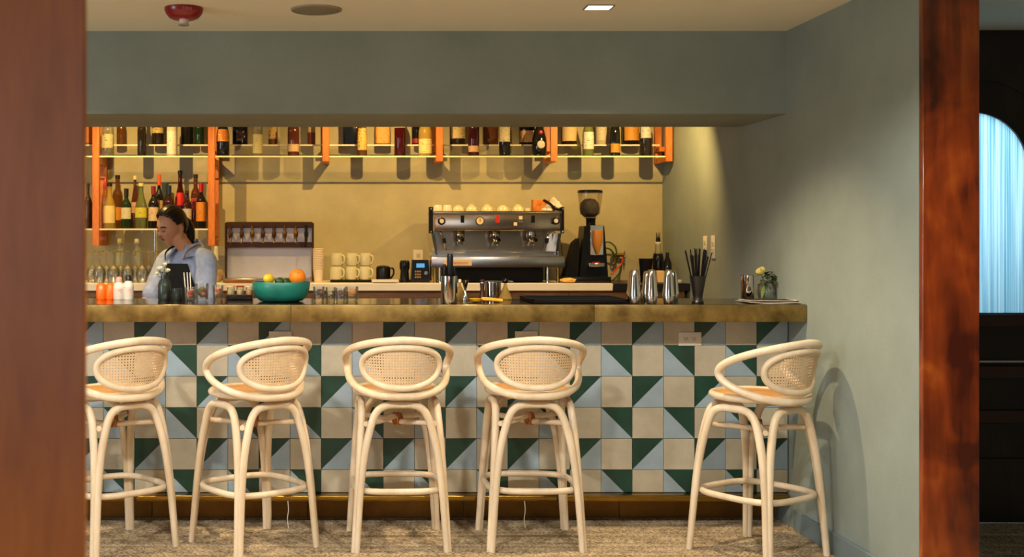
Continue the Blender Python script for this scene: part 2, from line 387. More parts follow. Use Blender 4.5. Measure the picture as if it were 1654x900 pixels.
# reeded glass
gm = B(); n = 90; yy = dy+0.036
top = []
cols = []
for i in range(n*4+1):
    x = dcx-r_in+2*r_in*i/(n*4); k = (i % 4)/4
    d = 0.0028*math.sin(PI*((i % 8)/8))
    zt = dzc+math.sqrt(max(r_in**2-(x-dcx)**2, 0))
    cols.append((gm.verts.new((x, yy-d, zg)), gm.verts.new((x, yy-d, zt))))
for a, b in zip(cols, cols[1:]):
    gm.faces.new((a[0], b[0], b[1], a[1]))
def reeded():
    m = bpy.data.materials.new('reeded_glass'); m.use_nodes = True; nt = m.node_tree; nt.nodes.clear(); L = nt.links
    out = N(nt, 'ShaderNodeOutputMaterial'); tl = N(nt, 'ShaderNodeBsdfTranslucent')
    tc = N(nt, 'ShaderNodeTexCoord'); wv = N(nt, 'ShaderNodeTexWave', bands_direction='X'); wv.inputs['Scale'].default_value = 24; wv.inputs['Distortion'].default_value = 0
    mp = N(nt, 'ShaderNodeMapping'); mp.inputs['Scale'].default_value = (34, 0.01, 0.4); L.new(tc.outputs['Object'], mp.inputs[0])
    nz = N(nt, 'ShaderNodeTexNoise'); nz.inputs['Scale'].default_value = 2.2; nz.inputs['Detail'].default_value = 3; L.new(mp.outputs[0], nz.inputs['Vector'])
    cr = N(nt, 'ShaderNodeValToRGB'); e = cr.color_ramp.elements
    e[0].position = 0.35; e[0].color = srgb(96, 164, 184); e[1].position = 0.62; e[1].color = srgb(208, 232, 238)
    L.new(nz.outputs['Fac'], cr.inputs[0]); L.new(cr.outputs[0], tl.inputs[0])
    gl = N(nt, 'ShaderNodeBsdfGlossy'); gl.inputs['Roughness'].default_value = 0.1
    mx = N(nt, 'ShaderNodeMixShader'); mx.inputs[0].default_value = 0.06; L.new(tl.outputs[0], mx.inputs[1]); L.new(gl.outputs[0], mx.inputs[2])
    L.new(mx.outputs[0], out.inputs[0]); return m
rg = obj('reeded_glass_pane', gm, reeded(), door, angle=80)
rg['label'] = 'backlit pale blue reeded glass pane with an arched top'
area('daylight_behind_door', (dcx, dy+0.5, 1.85), (dcx, dy, 1.6), 1.0, 1.5, 14, (0.62, 0.86, 1.0))

# ------------------------------------------------------------------ ceiling fittings
a = thing('fire_alarm', 'dark red fire alarm with clear strobe on the ceiling', 'alarm', (PX(297, 5.22), 5.22, ZC))
obj('housing', lathe(B(), [(0.02, -0.052), (0.052, -0.050), (0.066, -0.043), (0.080, -0.026), (0.086, -0.010), (0.086, 0)], seg=32), M['red'], a)
obj('strobe', lathe(B(), [(0.014, -0.078), (0.021, -0.074), (0.0215, -0.05)], seg=16), mat('strobe_lens', srgb(226, 214, 204), 0.2), a)
obj('strobe_rim', lathe(B(), [(0.012, -0.080), (0.024, -0.077), (0.024, -0.072), (0.02, -0.070)], seg=16), M['steel'], a)
ft = text_obj('lettering', 'FIRE', 0.019, mat('alarm_letter', srgb(196, 120, 120), 0.5), (0.026, -0.086, -0.018), (math.radians(74), 0, math.radians(17)), a)
ft.data.transform(Matrix.Scale(1.3, 4, (1, 0, 0)))
sp = thing('ceiling_speaker', 'round grey flush speaker grille in the ceiling', 'speaker', (PX(511, 5.25), 5.25, ZC))
obj('grille', lathe(B(), [(0.004, -0.006), (0.098, -0.006), (0.104, -0.004)], seg=40), mat('speaker_mesh', srgb(128, 122, 104), 0.8, var=0.2, scale=300), sp)
obj('rim', lathe(B(), [(0.104, -0.002), (0.106, -0.008), (0.113, -0.006), (0.115, 0)], seg=40, capb=False, capt=False), mat('speaker_rim', srgb(150, 140, 120), 0.6), sp)
dl = thing('recessed_downlight', 'small glowing rectangular downlight recessed in the ceiling', 'ceiling light', (1.153, 5.19, ZC))
f = B(); w, d = 0.062, 0.05
for x0, x1, y0, y1 in ((-w, w, -d, -d+0.008), (-w, w, d-0.008, d), (-w, -w+0.008, -d+0.008, d-0.008), (w-0.008, w, -d+0.008, d-0.008)): box(f, x0, x1, y0, y1, -0.006, 0)
obj('frame', f, M['steel'], dl)
obj('diffuser', box(B(), -w+0.008, w-0.008, -d+0.008, d-0.008, -0.003, 0), mat('lit_diffuser', (1, 0.9, 0.7), 0.5, emit=(1, 0.88, 0.66, 1), es=7), dl)

# ------------------------------------------------------------------ bar
TP = 5.76; tw = 50.25*TP/FPX
bar = thing('bar', 'bar front of cream, blue and green square tiles under the brass top', 'bar', (0, 5.9, 0))
obj('carcass', box(box(B(), -2.4, 2.205, 5.775-5.9, 6.05-5.9, 0.133, 1.008), -2.4, 2.205, 5.90-5.9, 6.05-5.9, 0.0, 0.133), M['grout'], bar)
xr = PX(1272.5, TP); z0t = PZ(507.5, TP)
g = 0.0011
def tile_mesh(name, kind, h):
    bm = B(); w = tw-2*g; dpt = 0.012; b = 0.0012
    def slab(poly, mi):
        prism(bm, poly, 0, -dpt, mi)
    x0, x1, zz0, zz1 = -w/2, w/2, (-(h-2*g) if h != 'top' else 0), 0
    if h == 'top':
        zz0 = -(tw-2*g); zz1 = 1.009-(z0t-g)
        if kind == 'plain': slab([(x0, zz0), (x1, zz0), (x1, zz1), (x0, zz1)], 0)
        else:
            xm = x0+(zz1-zz0)
            slab([(x0, zz0), (xm, zz1), (x0, zz1)], 1); slab([(x0, zz0), (x1, zz0), (x1, zz1), (xm, zz1)], 0)
    elif kind == 'plain': slab([(x0, zz0), (x1, zz0), (x1, zz1), (x0, zz1)], 0)
    else:
        # diagonal colour split; cropped tiles (short h) cut the diagonal where they end
        full = tw-2*g
        if kind == 'rise':      # green upper-left, blue lower-right
            if h >= tw-1e-6:
                slab([(x0, zz0), (x1, zz1), (x0, zz1)], 1); slab([(x0, zz0), (x1, zz0), (x1, zz1)], 0)
            else:
                xm = x0+(full+zz0)
                slab([(x0, zz0), (xm, zz0), (x1, zz1), (x0, zz1)], 1); slab([(xm, zz0), (x1, zz0), (x1, zz1)], 0)
        else:                   # green upper-right, blue lower-left
            if h >= tw-1e-6:
                slab([(x0, zz1), (x1, zz0), (x1, zz1)], 1); slab([(x0, zz0), (x1, zz0), (x0, zz1)], 0)
            else:
                xm = x0-zz0
                slab([(x0, zz1), (xm, zz0), (x1, zz0), (x1, zz1)], 1); slab([(x0, zz0), (xm, zz0), (x0, zz1)], 0)
    me = bpy.data.meshes.new(name); bmesh.ops.recalc_face_normals(bm, faces=bm.faces); bm.to_mesh(me); bm.free()
    if kind == 'plain': me.materials.append(M['tile_cream'])
    else: me.materials.append(M['tile_blue']); me.materials.append(M['tile_green'])
    return me
last_h = z0t-5*tw-PZ(795.5, TP)
TM = {}
for kind in ('plain', 'rise', 'fall'):
    TM[kind, 0] = tile_mesh('tile', kind, tw); TM[kind, 1] = tile_mesh('tile', kind, last_h)
for kind in ('plain', 'rise'): TM[kind, 2] = tile_mesh('tile', kind, 'top')
ncol = 24
for c in range(ncol):
    for r in range(6):
        two = (c % 2 == 0) if r % 2 == 0 else (c % 2 == 1)
        kind = 'plain' if not two else ('rise' if r % 2 == 0 else 'fall')
        o = bpy.data.objects.new('tile', TM[kind, {5: 1, 0: 2}.get(r, 0)]); COL.objects.link(o); o.parent = bar
        o.location = (xr-(c+0.5)*tw, TP+0.012-5.9-random.uniform(0, 0.0008), z0t-r*tw-g)
# kick plate and foot ledge: the carcass bottom is hidden behind them
zk = PZ(795.5, TP)
ledge = B(); box(ledge, -2.4, 2.196, 5.700-5.9, 5.90-5.9, 0.128, zk-0.002, 0.009, 3)
obj('foot_ledge', ledge, M['brass'], bar)
for i in range(6):
    x1 = 2.19-i*0.78
    obj('kick_panel', box(B(), x1-0.777, x1, 5.894-5.9, 5.900-5.9, 0.004, 0.127, 0.001), M['brass_dark'], bar)

ct = thing('bar_countertop', 'long bronze bar countertop with an olive brass front edge', 'countertop', (0, 5.83, 1.011))
seams = [-2.4, PX(470, 5.53), PX(960, 5.53), XW-0.003]
for a0, a1 in zip(seams, seams[1:]):
    bm = B(); box(bm, a0+0.0006, a1-0.0006, 5.53-5.83, 5.5375-5.83, 0.0, 0.0805, 0.0028, 2); 
    obj('edge_panel', bm, M['brass_edge'], ct)
obj('top_slab', box(B(), -2.4, XW-0.003, 5.538-5.83, 6.13-5.83, 0, 0.082, 0.002), M['bartop'], ct)

def outlet(px, py, Y, w, h, label, side=False, horiz=True):
    if side: loc = (XW-0.0005, Y, PZ(py, Y)); rz = -PI/2
    else: loc = (PX(px, Y), Y, PZ(py, Y)); rz = 0
    o = thing('wall_outlet', label, 'outlet', loc, rz)
    obj('cover_plate', box(B(), -w/2, w/2, -0.006, 0, -h/2, h/2, 0.002, 2), M['white'], o)
    for s in (-1, 1):
        b = B(); q = 0.02
        cx, cz = (s*q, 0) if horiz else (0, s*q)
        box(b, cx-0.014, cx+0.014, -0.0085, -0.006, cz-0.014, cz+0.014, 0.001)
        f = obj('receptacle', b, M['white'], o)
        b = B()
        box(b, cx-0.007, cx-0.0045, -0.0092, -0.0084, cz-0.002, cz+0.007); box(b, cx+0.0045, cx+0.007, -0.0092, -0.0084, cz-0.002, cz+0.007)
        box(b, cx-0.002, cx+0.002, -0.0092, -0.0084, cz-0.010, cz-0.006)
        obj('slots', b, M['black'], f)
    return o
outlet(1114, 547.5, TP-0.001, 0.112, 0.066, 'cream outlet plate on the tiles near the right wall')
outlet(850, 546, TP-0.001, 0.112, 0.066, 'cream outlet plate on the tiles above the fourth stool')
outlet(453, 546, TP-0.001, 0.112, 0.066, 'cream outlet plate on the tiles above the second stool')
outlet(0, 397, FPX*XW/(1140-VX), 0.07, 0.115, 'farther white outlet on the right wall above the straws', side=True, horiz=False)
outlet(0, 399, FPX*XW/(1153-VX), 0.07, 0.135, 'nearer white outlet on the right wall above the straws', side=True, horiz=False)
for px, lb in ((847, 'thin white cord end hanging below the foot rail at the fourth stool'), (465, 'thin white cord end hanging below the foot rail at the second stool')):
    b = B(); tube(b, spline([(0, 0, 0.135), (0.003, -0.002, 0.09), (-0.002, -0.004, 0.05), (0.004, -0.006, 0.004)], 5), 0.0022, 6)
    tag(obj('cord', b, M['white'], loc=(PX(px, 5.69), 5.685, 0)), lb, 'cord')

# ------------------------------------------------------------------ stools
def stool_mesh_parts():
    parts = []
    W0, W1, ZT = 0.213, 0.168, 0.69
    w = lambda z: W0-(W0-W1)*z/ZT
    prof = [(-0.0115, 0.0), (-0.0115, 0.15), (-0.0125, 0.30), (-0.021, 0.44), (-0.035, 0.53)]
    for k in range(4):
        rot = Matrix.Rotation(k*PI/2, 4, 'Z')
        left = [(-(w(z)+o), -w(z), z) for o, z in prof]+[(-0.122, -w(0.6), 0.598), (-0.096, -w(0.63), 0.636), (-0.055, -w(0.65), 0.653)]
        ctrl = left+[(0, -w(0.65), 0.655)]+[(-x, y, z) for x, y, z in reversed(left)]
        pts = spline(ctrl, 5)
        rad = [0.0135+0.0042*min(1, max(0, p.z)/0.5) for p in pts]
        bm = B(); tube(bm, [rot @ p for p in pts], rad, 12)
        parts.append(('leg_arch', bm, 'rattan'))
    # foot ring
    def sup(a, n, rr): return (abs(math.cos(a))**n+abs(math.sin(a))**n)**(-1/n)*rr
    bm = B(); tube(bm, [(math.cos(a)*sup(a, 3.4, 0.206), math.sin(a)*sup(a, 3.4, 0.206), 0.27) for a in [2*PI*i/56 for i in range(56)]], 0.0145, 12, closed=True)
    parts.append(('foot_ring', bm, 'rattan'))
    for s in (1, -1):
        c = 0.158
        bm = B(); tube(bm, spline([(-c*s, -c, 0.567), (-c*s*0.5, -c*0.5, 0.566+0.004*s), (0, 0, 0.567+0.013*s), (c*s*0.5, c*0.5, 0.566+0.004*s), (c*s, c, 0.567)], 5), 0.0125, 10)
        parts.append(('stretcher', bm, 'rattan'))
    bm = B()
    for q in range(-3, 4):
        for sg in (1, -1):
            d = Vector((sg, 1, 0)).normalized(); c = d*q*0.006+Vector((0, 0, 0.567))
            n1 = Vector((-d.y, d.x, 0)); tube(bm, [c+(n1*math.cos(a)*0.017+Vector((0, 0, 1))*math.sin(a)*0.027) for a in [2*PI*i/14 for i in range(14)]], 0.0028, 5, closed=True)
    parts.append(('binding', bm, 'binding'))
    # seat
    bm = B(); tube(bm, [(math.cos(a)*0.192, math.sin(a)*0.192, 0.704) for a in [2*PI*i/56 for i in range(56)]], 0.0165, 12, closed=True)
    parts.append(('seat_rim', bm, 'rattan'))
    bm = B(); lathe(bm, [(0.18, 0.699), (0.186, 0.708), (0.17, 0.7145), (0.11, 0.7175), (0.05, 0.7185), (0.004, 0.7187)], seg=48)
    parts.append(('seat', bm, 'seatcane'))
    R = lambda z: 0.213+0.045*(z-0.69)/0.26
    def wrap(u, z, d=0.0):
        rr = R(z)+d; return Vector((rr*math.sin(u), -rr*math.cos(u), z))
    def oval(U, zc, Bz, n, cnt, d=0.0, skew=0.0, rnd=False):
        out = []
        for i in range(cnt):
            a = 2*PI*i/cnt; c, s = math.cos(a), math.sin(a)
            k = (abs(c)**n+abs(s)**n)**(-1/n)
            u = U*k*s if not rnd else U*math.asin(.90*max(-1, min(1, k*s)))/math.asin(.90)
            out.append(wrap(u, zc+Bz*k*c+skew*abs(s), d))
        return out
    bm = B(); tube(bm, oval(math.radians(97), 0.824, 0.128, 2.0, 96, 0, -0.012, True), 0.0172, 12, closed=True)
    parts.append(('back_hoop', bm, 'rattan'))
    UI, ZI, BI, NI = math.radians(47), 0.826, 0.092, 2.15
    bm = B(); tube(bm, oval(UI, ZI, BI, NI, 60), 0.0148, 12, closed=True)
    parts.append(('inner_hoop', bm, 'rattan'))
    # cane weave: pairs of verticals and horizontals with diagonals between, real strips
    bm = B(); Ra = 0.235; pitch = 0.0128
    inside = lambda u, z: (abs(u/UI)**NI+abs((z-ZI)/BI)**NI) < 0.985
    def strip(p0, p1, wd, d):
        nseg = 12; rows = []
        (u0, z0), (u1, z1) = p0, p1
        du, dz = (u1-u0)*Ra, z1-z0; l = math.hypot(du, dz); nx, nz = -dz/l*wd/2, du/l*wd/2
        for i in range(nseg+1):
            t = i/nseg; u = u0+(u1-u0)*t; z = z0+(z1-z0)*t
            rows.append(((u, z), wrap(u+nx/Ra, z+nz, d), wrap(u-nx/Ra, z-nz, d), inside(u, z)))
        for a, b in zip(rows, rows[1:]):
            if a[3] and b[3]:
                vs = [bm.verts.new(q) for q in (a[1], b[1], b[2], a[2])]; bm.faces.new(vs)
    um, zm = UI*1.0, BI*1.0
    nz = int(zm/pitch)+1; nu = int(um*Ra/pitch)+1
    for i in range(-nz, nz+1):
        for e in (-0.0021, 0.0021):
            z = ZI+i*pitch+e
            if abs(z-ZI) < BI:
                uu = UI*(1-abs((z-ZI)/BI)**NI)**(1/NI); strip((-uu, z), (uu, z), 0.0029, 0.0003)
    for i in range(-nu, nu+1):
        for e in (-0.0021, 0.0021):
            u = (i*pitch+e)/Ra
            if abs(u) < UI:
                zz = BI*(1-abs(u/UI)**NI)**(1/NI); strip((u, ZI-zz), (u, ZI+zz), 0.0029, -0.0003)
    for sg in (1, -1):
        for i in range(-nu-nz-1, nu+nz+2):
            x0 = (i+0.5)*pitch
            pts = []
            # clip the 45 degree line to the oval
            ts = [t*0.004 for t in range(-40, 41)]
            ins = [t for t in ts if inside((x0+sg*t)/Ra, ZI+t)]
            if len(ins) > 2:
                strip(((x0+sg*ins[0])/Ra, ZI+ins[0]), ((x0+sg*ins[-1])/Ra, ZI+ins[-1]), 0.0034, 0.0009*sg)
    parts.append(('cane_panel', bm, 'cane'))
    return parts
st = thing('bar_stool', '', 'stool', (0, 0, 0), 0, 'rattan stools along the bar')
for nme, bm, mk in stool_mesh_parts(): obj(nme, bm, M[mk], st)
SP = [(-1.028, 5.39, 40, 'rattan bar stool at the far left, partly hidden by the wood panel'),
      (-0.385, 5.405, 36, 'rattan bar stool turned aside, below the teal fruit bowl'),
      (0.278, 5.462, 2.5, 'rattan bar stool facing the bar squarely, third stool from the left'),
      (0.892, 5.470, 0.5, 'rattan bar stool facing the bar below the black bar mat'),
      (1.878, 5.262, 34, 'rattan bar stool by itself beside the right wall')]
for i, (x, y, d, lb) in enumerate(SP):
    if i == 0:
        st.location = (x, y, 0); st.rotation_euler = (0, 0, math.radians(d)); st['label'] = lb
    else: dup(st, (x, y, 0), math.radians(d), lb)

# ------------------------------------------------------------------ back bar shelving
YF, YR = 7.70, 7.955
zU, zF, zL = PZ(234.6, 7.9), PZ(252.6, 7.75), PZ(369.5, 7.76)
def shelf_post_thing(px, tall, label):
    x = PX(px, YF); zb = PZ(397, YF) if tall else PZ(261, YF)
    t = thing('shelf_frame', label, 'shelf frame', (x, YF, zb), 0, None)
    h = ZC-zb-0.002; w = 0.0225
    obj('front_post', box(B(), -w, w, 0, 0.03, 0, h, 0.002), M['shelfwood'], t)
    obj('rear_post', box(B(), -w, w, YR-YF, YB-0.001-YF, 0, h, 0.002), M['shelfwood'], t)
    b = B(); box(b, -w*0.9, w*0.9, 0.03, YR-YF, 0.0, 0.036, 0.001)
    if tall: box(b, -w*0.9, w*0.9, 0.03, YR-YF, zL-zb-0.05, zL-zb-0.014, 0.001); box(b, -w*0.9, w*0.9, 0.03, YR-YF, zF-zb-0.05, zF-zb-0.014, 0.001)
    box(b, -w*0.9, w*0.9, 0.16, YR-YF, zU-zb-0.045, zU-zb-0.014, 0.001)
    obj('side_rail', b, M['shelfwood'], t)
shelf_post_thing(-31, False, 'orange wooden shelf frame far left behind the wood panel')
shelf_post_thing(154.5, True, 'tall orange shelf frame at the left end of the lower bottle shelf')
shelf_post_thing(341.5, True, 'tall orange shelf frame to the right above the bartender')
shelf_post_thing(526, False, 'orange shelf frame hanging above the cream mugs')
shelf_post_thing(710, False, 'orange shelf frame hanging above the left end of the espresso machine')
shelf_post_thing(895, False, 'orange shelf frame hanging above the right end of the espresso machine')
shelf_post_thing(1081, False, 'orange shelf frame at the right end of the shelves by the side wall')
def glass_shelf(px0, px1, z, y0, y1, label, grp):
    x0, x1 = PX(px0, YF)+0.0235, PX(px1, YF)-0.0235
    t = thing('glass_shelf', label, 'shelf', ((x0+x1)/2, y0, z), 0, grp); hw = (x1-x0)/2
    obj('glass_plate', box(B(), -hw, hw, 0.0015, y1-y0, -0.009, 0), M['shelfglass'], t)
    obj('front_edge', box(B(), -hw, hw, 0, 0.0015, -0.009, 0), M['glassedge'], t)
bays = [(-31, 154.5, 'far left, mostly behind the wood panel'), (154.5, 341.5, 'above the left bottle shelf'), (341.5, 526, 'above the steel tap wall'), (526, 710, 'between the mugs and the espresso machine'), (710, 895, 'above the espresso machine'), (895, 1081, 'above the coffee grinder')]
for a, b, s in bays:
    glass_shelf(a, b, zF, 7.704, 7.812, 'lower front glass shelf '+s, 'front glass shelves')
    glass_shelf(a, b, zU, 7.845, 7.954, 'raised rear glass shelf '+s, 'rear glass shelves')
glass_shelf(154.5, 341.5, zL, 7.704, 7.954, 'deep glass shelf full of bottles behind the bartender', None)
glass_shelf(-31, 154.5, zL, 7.704, 7.954, 'deep glass shelf far left, mostly behind the wood panel', None)

# ------------------------------------------------------------------ bottles
def labelmat(col, ink):
    key = ('lab', col, ink)
    if key in M: return M[key]
    m, nt, bs = newmat('printed_label'); L = nt.links
    tc = N(nt, 'ShaderNodeTexCoord'); mp = N(nt, 'ShaderNodeMapping'); mp.inputs['Scale'].default_value = (60, 60, 150); L.new(tc.outputs['Object'], mp.inputs[0])
    nz = N(nt, 'ShaderNodeTexNoise'); nz.inputs['Scale'].default_value = 1.0; nz.inputs['Detail'].default_value = 1; L.new(mp.outputs[0], nz.inputs['Vector'])
    cr = N(nt, 'ShaderNodeValToRGB'); e = cr.color_ramp.elements; e[0].position = 0.60; e[0].color = srgb(*[q*.88 for q in col]); e[1].position = 0.70; e[1].color = srgb(*ink)
    L.new(nz.outputs['Fac'], cr.inputs[0]); L.new(cr.outputs[0], bs.inputs['Base Color']); bs.inputs['Roughness'].default_value = 0.6
    M[key] = m; return m
def colmat(col, rough=0.35, metal=0.0):
    key = ('col', col, rough, metal)
    if key not in M: M[key] = mat('cap_colour', srgb(*col), rough, metal)
    return M[key]
G = {'amber': ((0.26, 0.10, 0.02), .35), 'dark': ((0.02, 0.014, 0.01), .75), 'black': ((0.008, 0.008, 0.010), .9), 'clear': ((0.80, 0.82, 0.72), .10),
     'green': ((0.015, 0.05, 0.015), .6), 'lime': ((0.46, 0.52, 0.22), .2), 'red': ((0.07, 0.004, 0.006), .6), 'gold': ((0.50, 0.32, 0.08), .4),
     'pink': ((0.36, 0.10, 0.07), .4), 'navy': ((0.010, 0.014, 0.035), .9), 'yellow': ((0.70, 0.50, 0.12), .4), 'orange': ((0.50, 0.16, 0.03), .5),
     'wine': ((0.05, 0.008, 0.012), .7), 'cream': ((0.70, 0.62, 0.44), .7), 'rose': ((0.22, 0.06, 0.03), .35)}
def gmat(k):
    if ('g', k) not in M: M['g', k] = glassmat(k+'_bottle_glass', G[k][0], G[k][1], 0.05)
    return M['g', k]
PROF = {   # radius fraction, height fraction
    'straight': [(0.92, 0), (1, .015), (1, .60), (.96, .65), (.72, .70), (.42, .75), (.34, .79), (.34, .92), (.38, .93), (.38, .95), (.3, .955)],
    'wine': [(0.93, 0), (1, .015), (1, .55), (.95, .60), (.72, .67), (.44, .73), (.37, .78), (.36, .92), (.41, .93), (.41, .95), (.3, .955)],
    'slope': [(0.93, 0), (1, .015), (1, .42), (.93, .50), (.74, .60), (.5, .70), (.38, .78), (.35, .92), (.40, .93), (.40, .95), (.3, .955)],
    'squat': [(0.93, 0), (1, .02), (1, .52), (.98, .60), (.85, .68), (.5, .74), (.40, .77), (.40, .88), (.44, .89), (.44, .92), (.36, .93)],
    'flared': [(0.8, 0), (.86, .02), (1, .62), (.97, .68), (.6, .74), (.40, .78), (.38, .90), (.42, .91), (.42, .94), (.3, .95)],
    'bulb': [(0.7, 0), (.92, .05), (1, .20), (.96, .34), (.7, .48), (.42, .58), (.33, .66), (.31, .90), (.37, .91), (.37, .94), (.3, .95)]}
def bottle(px, by, wpx, h, Y, z, kind, glass, lab, cap, label, lz=(.12, .45), ink=(90, 60, 40), sq=2.0, group=None, name='bottle', capf=(.93, 1.0), lab2=None):
    r = wpx/2*Y/FPX
    t = thing(name, label, 'bottle', (PX(px, Y), Y, z+0.0005), random.uniform(-0.1, 0.1) if sq == 2.0 else 0, group)
    prof = [(a*r, b*h) for a, b in PROF[kind]]
    obj('glass_body', lathe(B(), prof, seg=20, sq=sq), gmat(glass), t)
    nr = PROF[kind][-2][0]*r*1.08
    obj('cap', lathe(B(), [(nr, capf[0]*h), (nr*1.02, capf[1]*h*0.995), (nr*0.9, capf[1]*h)], seg=16), colmat(cap), t)
    def wrapl(z0, z1, col):
        def rad(q):
            for (a, b), (c, d) in zip(PROF[kind], PROF[kind][1:]):
                if b <= q <= d: return (a+(c-a)*(q-b)/(d-b))*r
            return r
        zs = [z0+(z1-z0)*i/4 for i in range(5)]
        bm = lathe(B(), [(rad(q)*1.012+0.0004, q*h) for q in zs], seg=18, sq=sq, a0=-PI/2-1.15, a1=-PI/2+1.15)
        return obj('paper_label', bm, labelmat(col, ink), t)
    if lab: wrapl(lz[0], lz[1], lab)
    if lab2: wrapl(lab2[0], lab2[1], lab2[2])
    return t
CR = (232, 218, 176); WH = (236, 230, 214); OR = (224, 128, 36); GO = (206, 150, 50); BK = (22, 20, 20); RD = (170, 24, 24)
fr, up = 'bottles on the front glass shelf', 'bottles on the raised rear shelf'
YFb, YUb = 7.757, 7.90
for a in [
    (174, 0, 20, .30, 'squat', 'clear', (206, 196, 150), BK, 'squat clear bottle with mottled pale label beside the left shelf frame', (.18, .48), (60, 60, 40)),
    (229, 0, 14, .31, 'wine', 'dark', None, BK, 'slim dark bottle on a white foot above the tall amber bottles', (.1, .2), (90, 60, 40)),
    (278, 0, 17, .32, 'straight', 'cream', WH, CR, 'white wrapped bottle on the front shelf above the bartender', (.04, .52), (150, 130, 90)),
    (360, 0, 21, .32, 'slope', 'black', OR, BK, 'black bottle with glowing orange label just right of the tall shelf frame', (.30, .55), (250, 210, 120)),
    (416, 0, 17, .30, 'straight', 'clear', (200, 190, 140), (170, 130, 80), 'clear bottle with beige label above the tap wall', (.06, .48), (120, 110, 70)),
    (474, 0, 19, .30, 'squat', 'rose', (222, 190, 140), (120, 30, 24), 'reddish amber bottle with small white label above the paper cups', (.10, .26), (90, 20, 20)),
    (585, 0, 16, .33, 'slope', 'amber', (226, 190, 96), (230, 200, 110), 'amber bottle with narrow gold label left of the middle shelves', (.12, .56), (80, 40, 10)),
    (646, 0, 18, .36, 'wine', 'red', None, WH, 'tall deep red bottle with white neck on the middle shelf', (.1, .2), (90, 60, 40)),
    (687, 0, 22, .28, 'squat', 'yellow', (236, 222, 150), BK, 'square shouldered yellow bottle with pale label by a shelf frame', (.06, .40), (200, 60, 20)),
    (765, 0, 18, .34, 'wine', 'wine', (214, 170, 130), (200, 160, 90), 'dark red bottle with two pink and cream labels', (.08, .20), (110, 50, 40)),
    (815, 0, 18, .34, 'straight', 'black', CR, BK, 'black bottle with tall cream label above the espresso machine', (.28, .58), (120, 90, 60)),
    (871, 0, 24, .34, 'bulb', 'black', None, (190, 20, 30), 'bulbous black bottle with round white emblem', (.1, .2), (90, 60, 40)),
    (950, 0, 18, .33, 'slope', 'lime', WH, (150, 170, 90), 'pale green bottle with large white label above the grinder hopper', (.14, .48), (90, 90, 60)),
    (993, 0, 17, .34, 'slope', 'black', GO, BK, 'black bottle with square gold label low on its body', (.07, .24), (120, 70, 10)),
    (1043, 0, 18, .35, 'straight', 'dark', (210, 206, 190), BK, 'dark brown bottle with small white label at the right end', (.34, .56), (50, 50, 50)),
]:
    px, _, w, h, kind, gl, lab, cap, label, lz, ink = a
    t = bottle(px, 0, w, h, YFb, zF, kind, gl, lab, cap, label, lz, ink, group=fr)
    if px == 229: obj('white_foot', lathe(B(), [(0.027, 0.001), (0.028, 0.012)], seg=18, capt=False), colmat(WH), t)
    if px == 871:
        rr = 12*YFb/FPX
        obj('round_emblem', lathe(B(), [(0.0005, 0.004), (0.02, 0.004), (0.026, 0.0)], seg=20, rot=Matrix.Rotation(PI/2, 3, 'X'), cz=0.075, cy=-rr*0.99), labelmat((226, 214, 196), (180, 60, 50)), t)
        obj('red_shield', lathe(B(), [(0.0005, 0.003), (0.012, 0.002), (0.016, 0.0)], seg=6, rot=Matrix.Rotation(PI/2, 3, 'X'), cz=0.155, cy=-rr*0.78), colmat((150, 16, 30)), t)
    if px == 765:
        obj('upper_label', lathe(B(), [(0.0362, h*.48), (0.0358, h*.58)], seg=18, a0=-PI/2-0.9, a1=-PI/2+0.9), labelmat((226, 190, 110), (150, 80, 30)), t)
    if px == 646: obj('white_neck_wrap', lathe(B(), [(0.0375, h*.52), (0.0365, h*.60), (0.028, h*.67), (0.018, h*.73), (0.015, h*.80)], seg=18, capb=False, capt=False), labelmat((226, 206, 160), (190, 150, 100)), t)
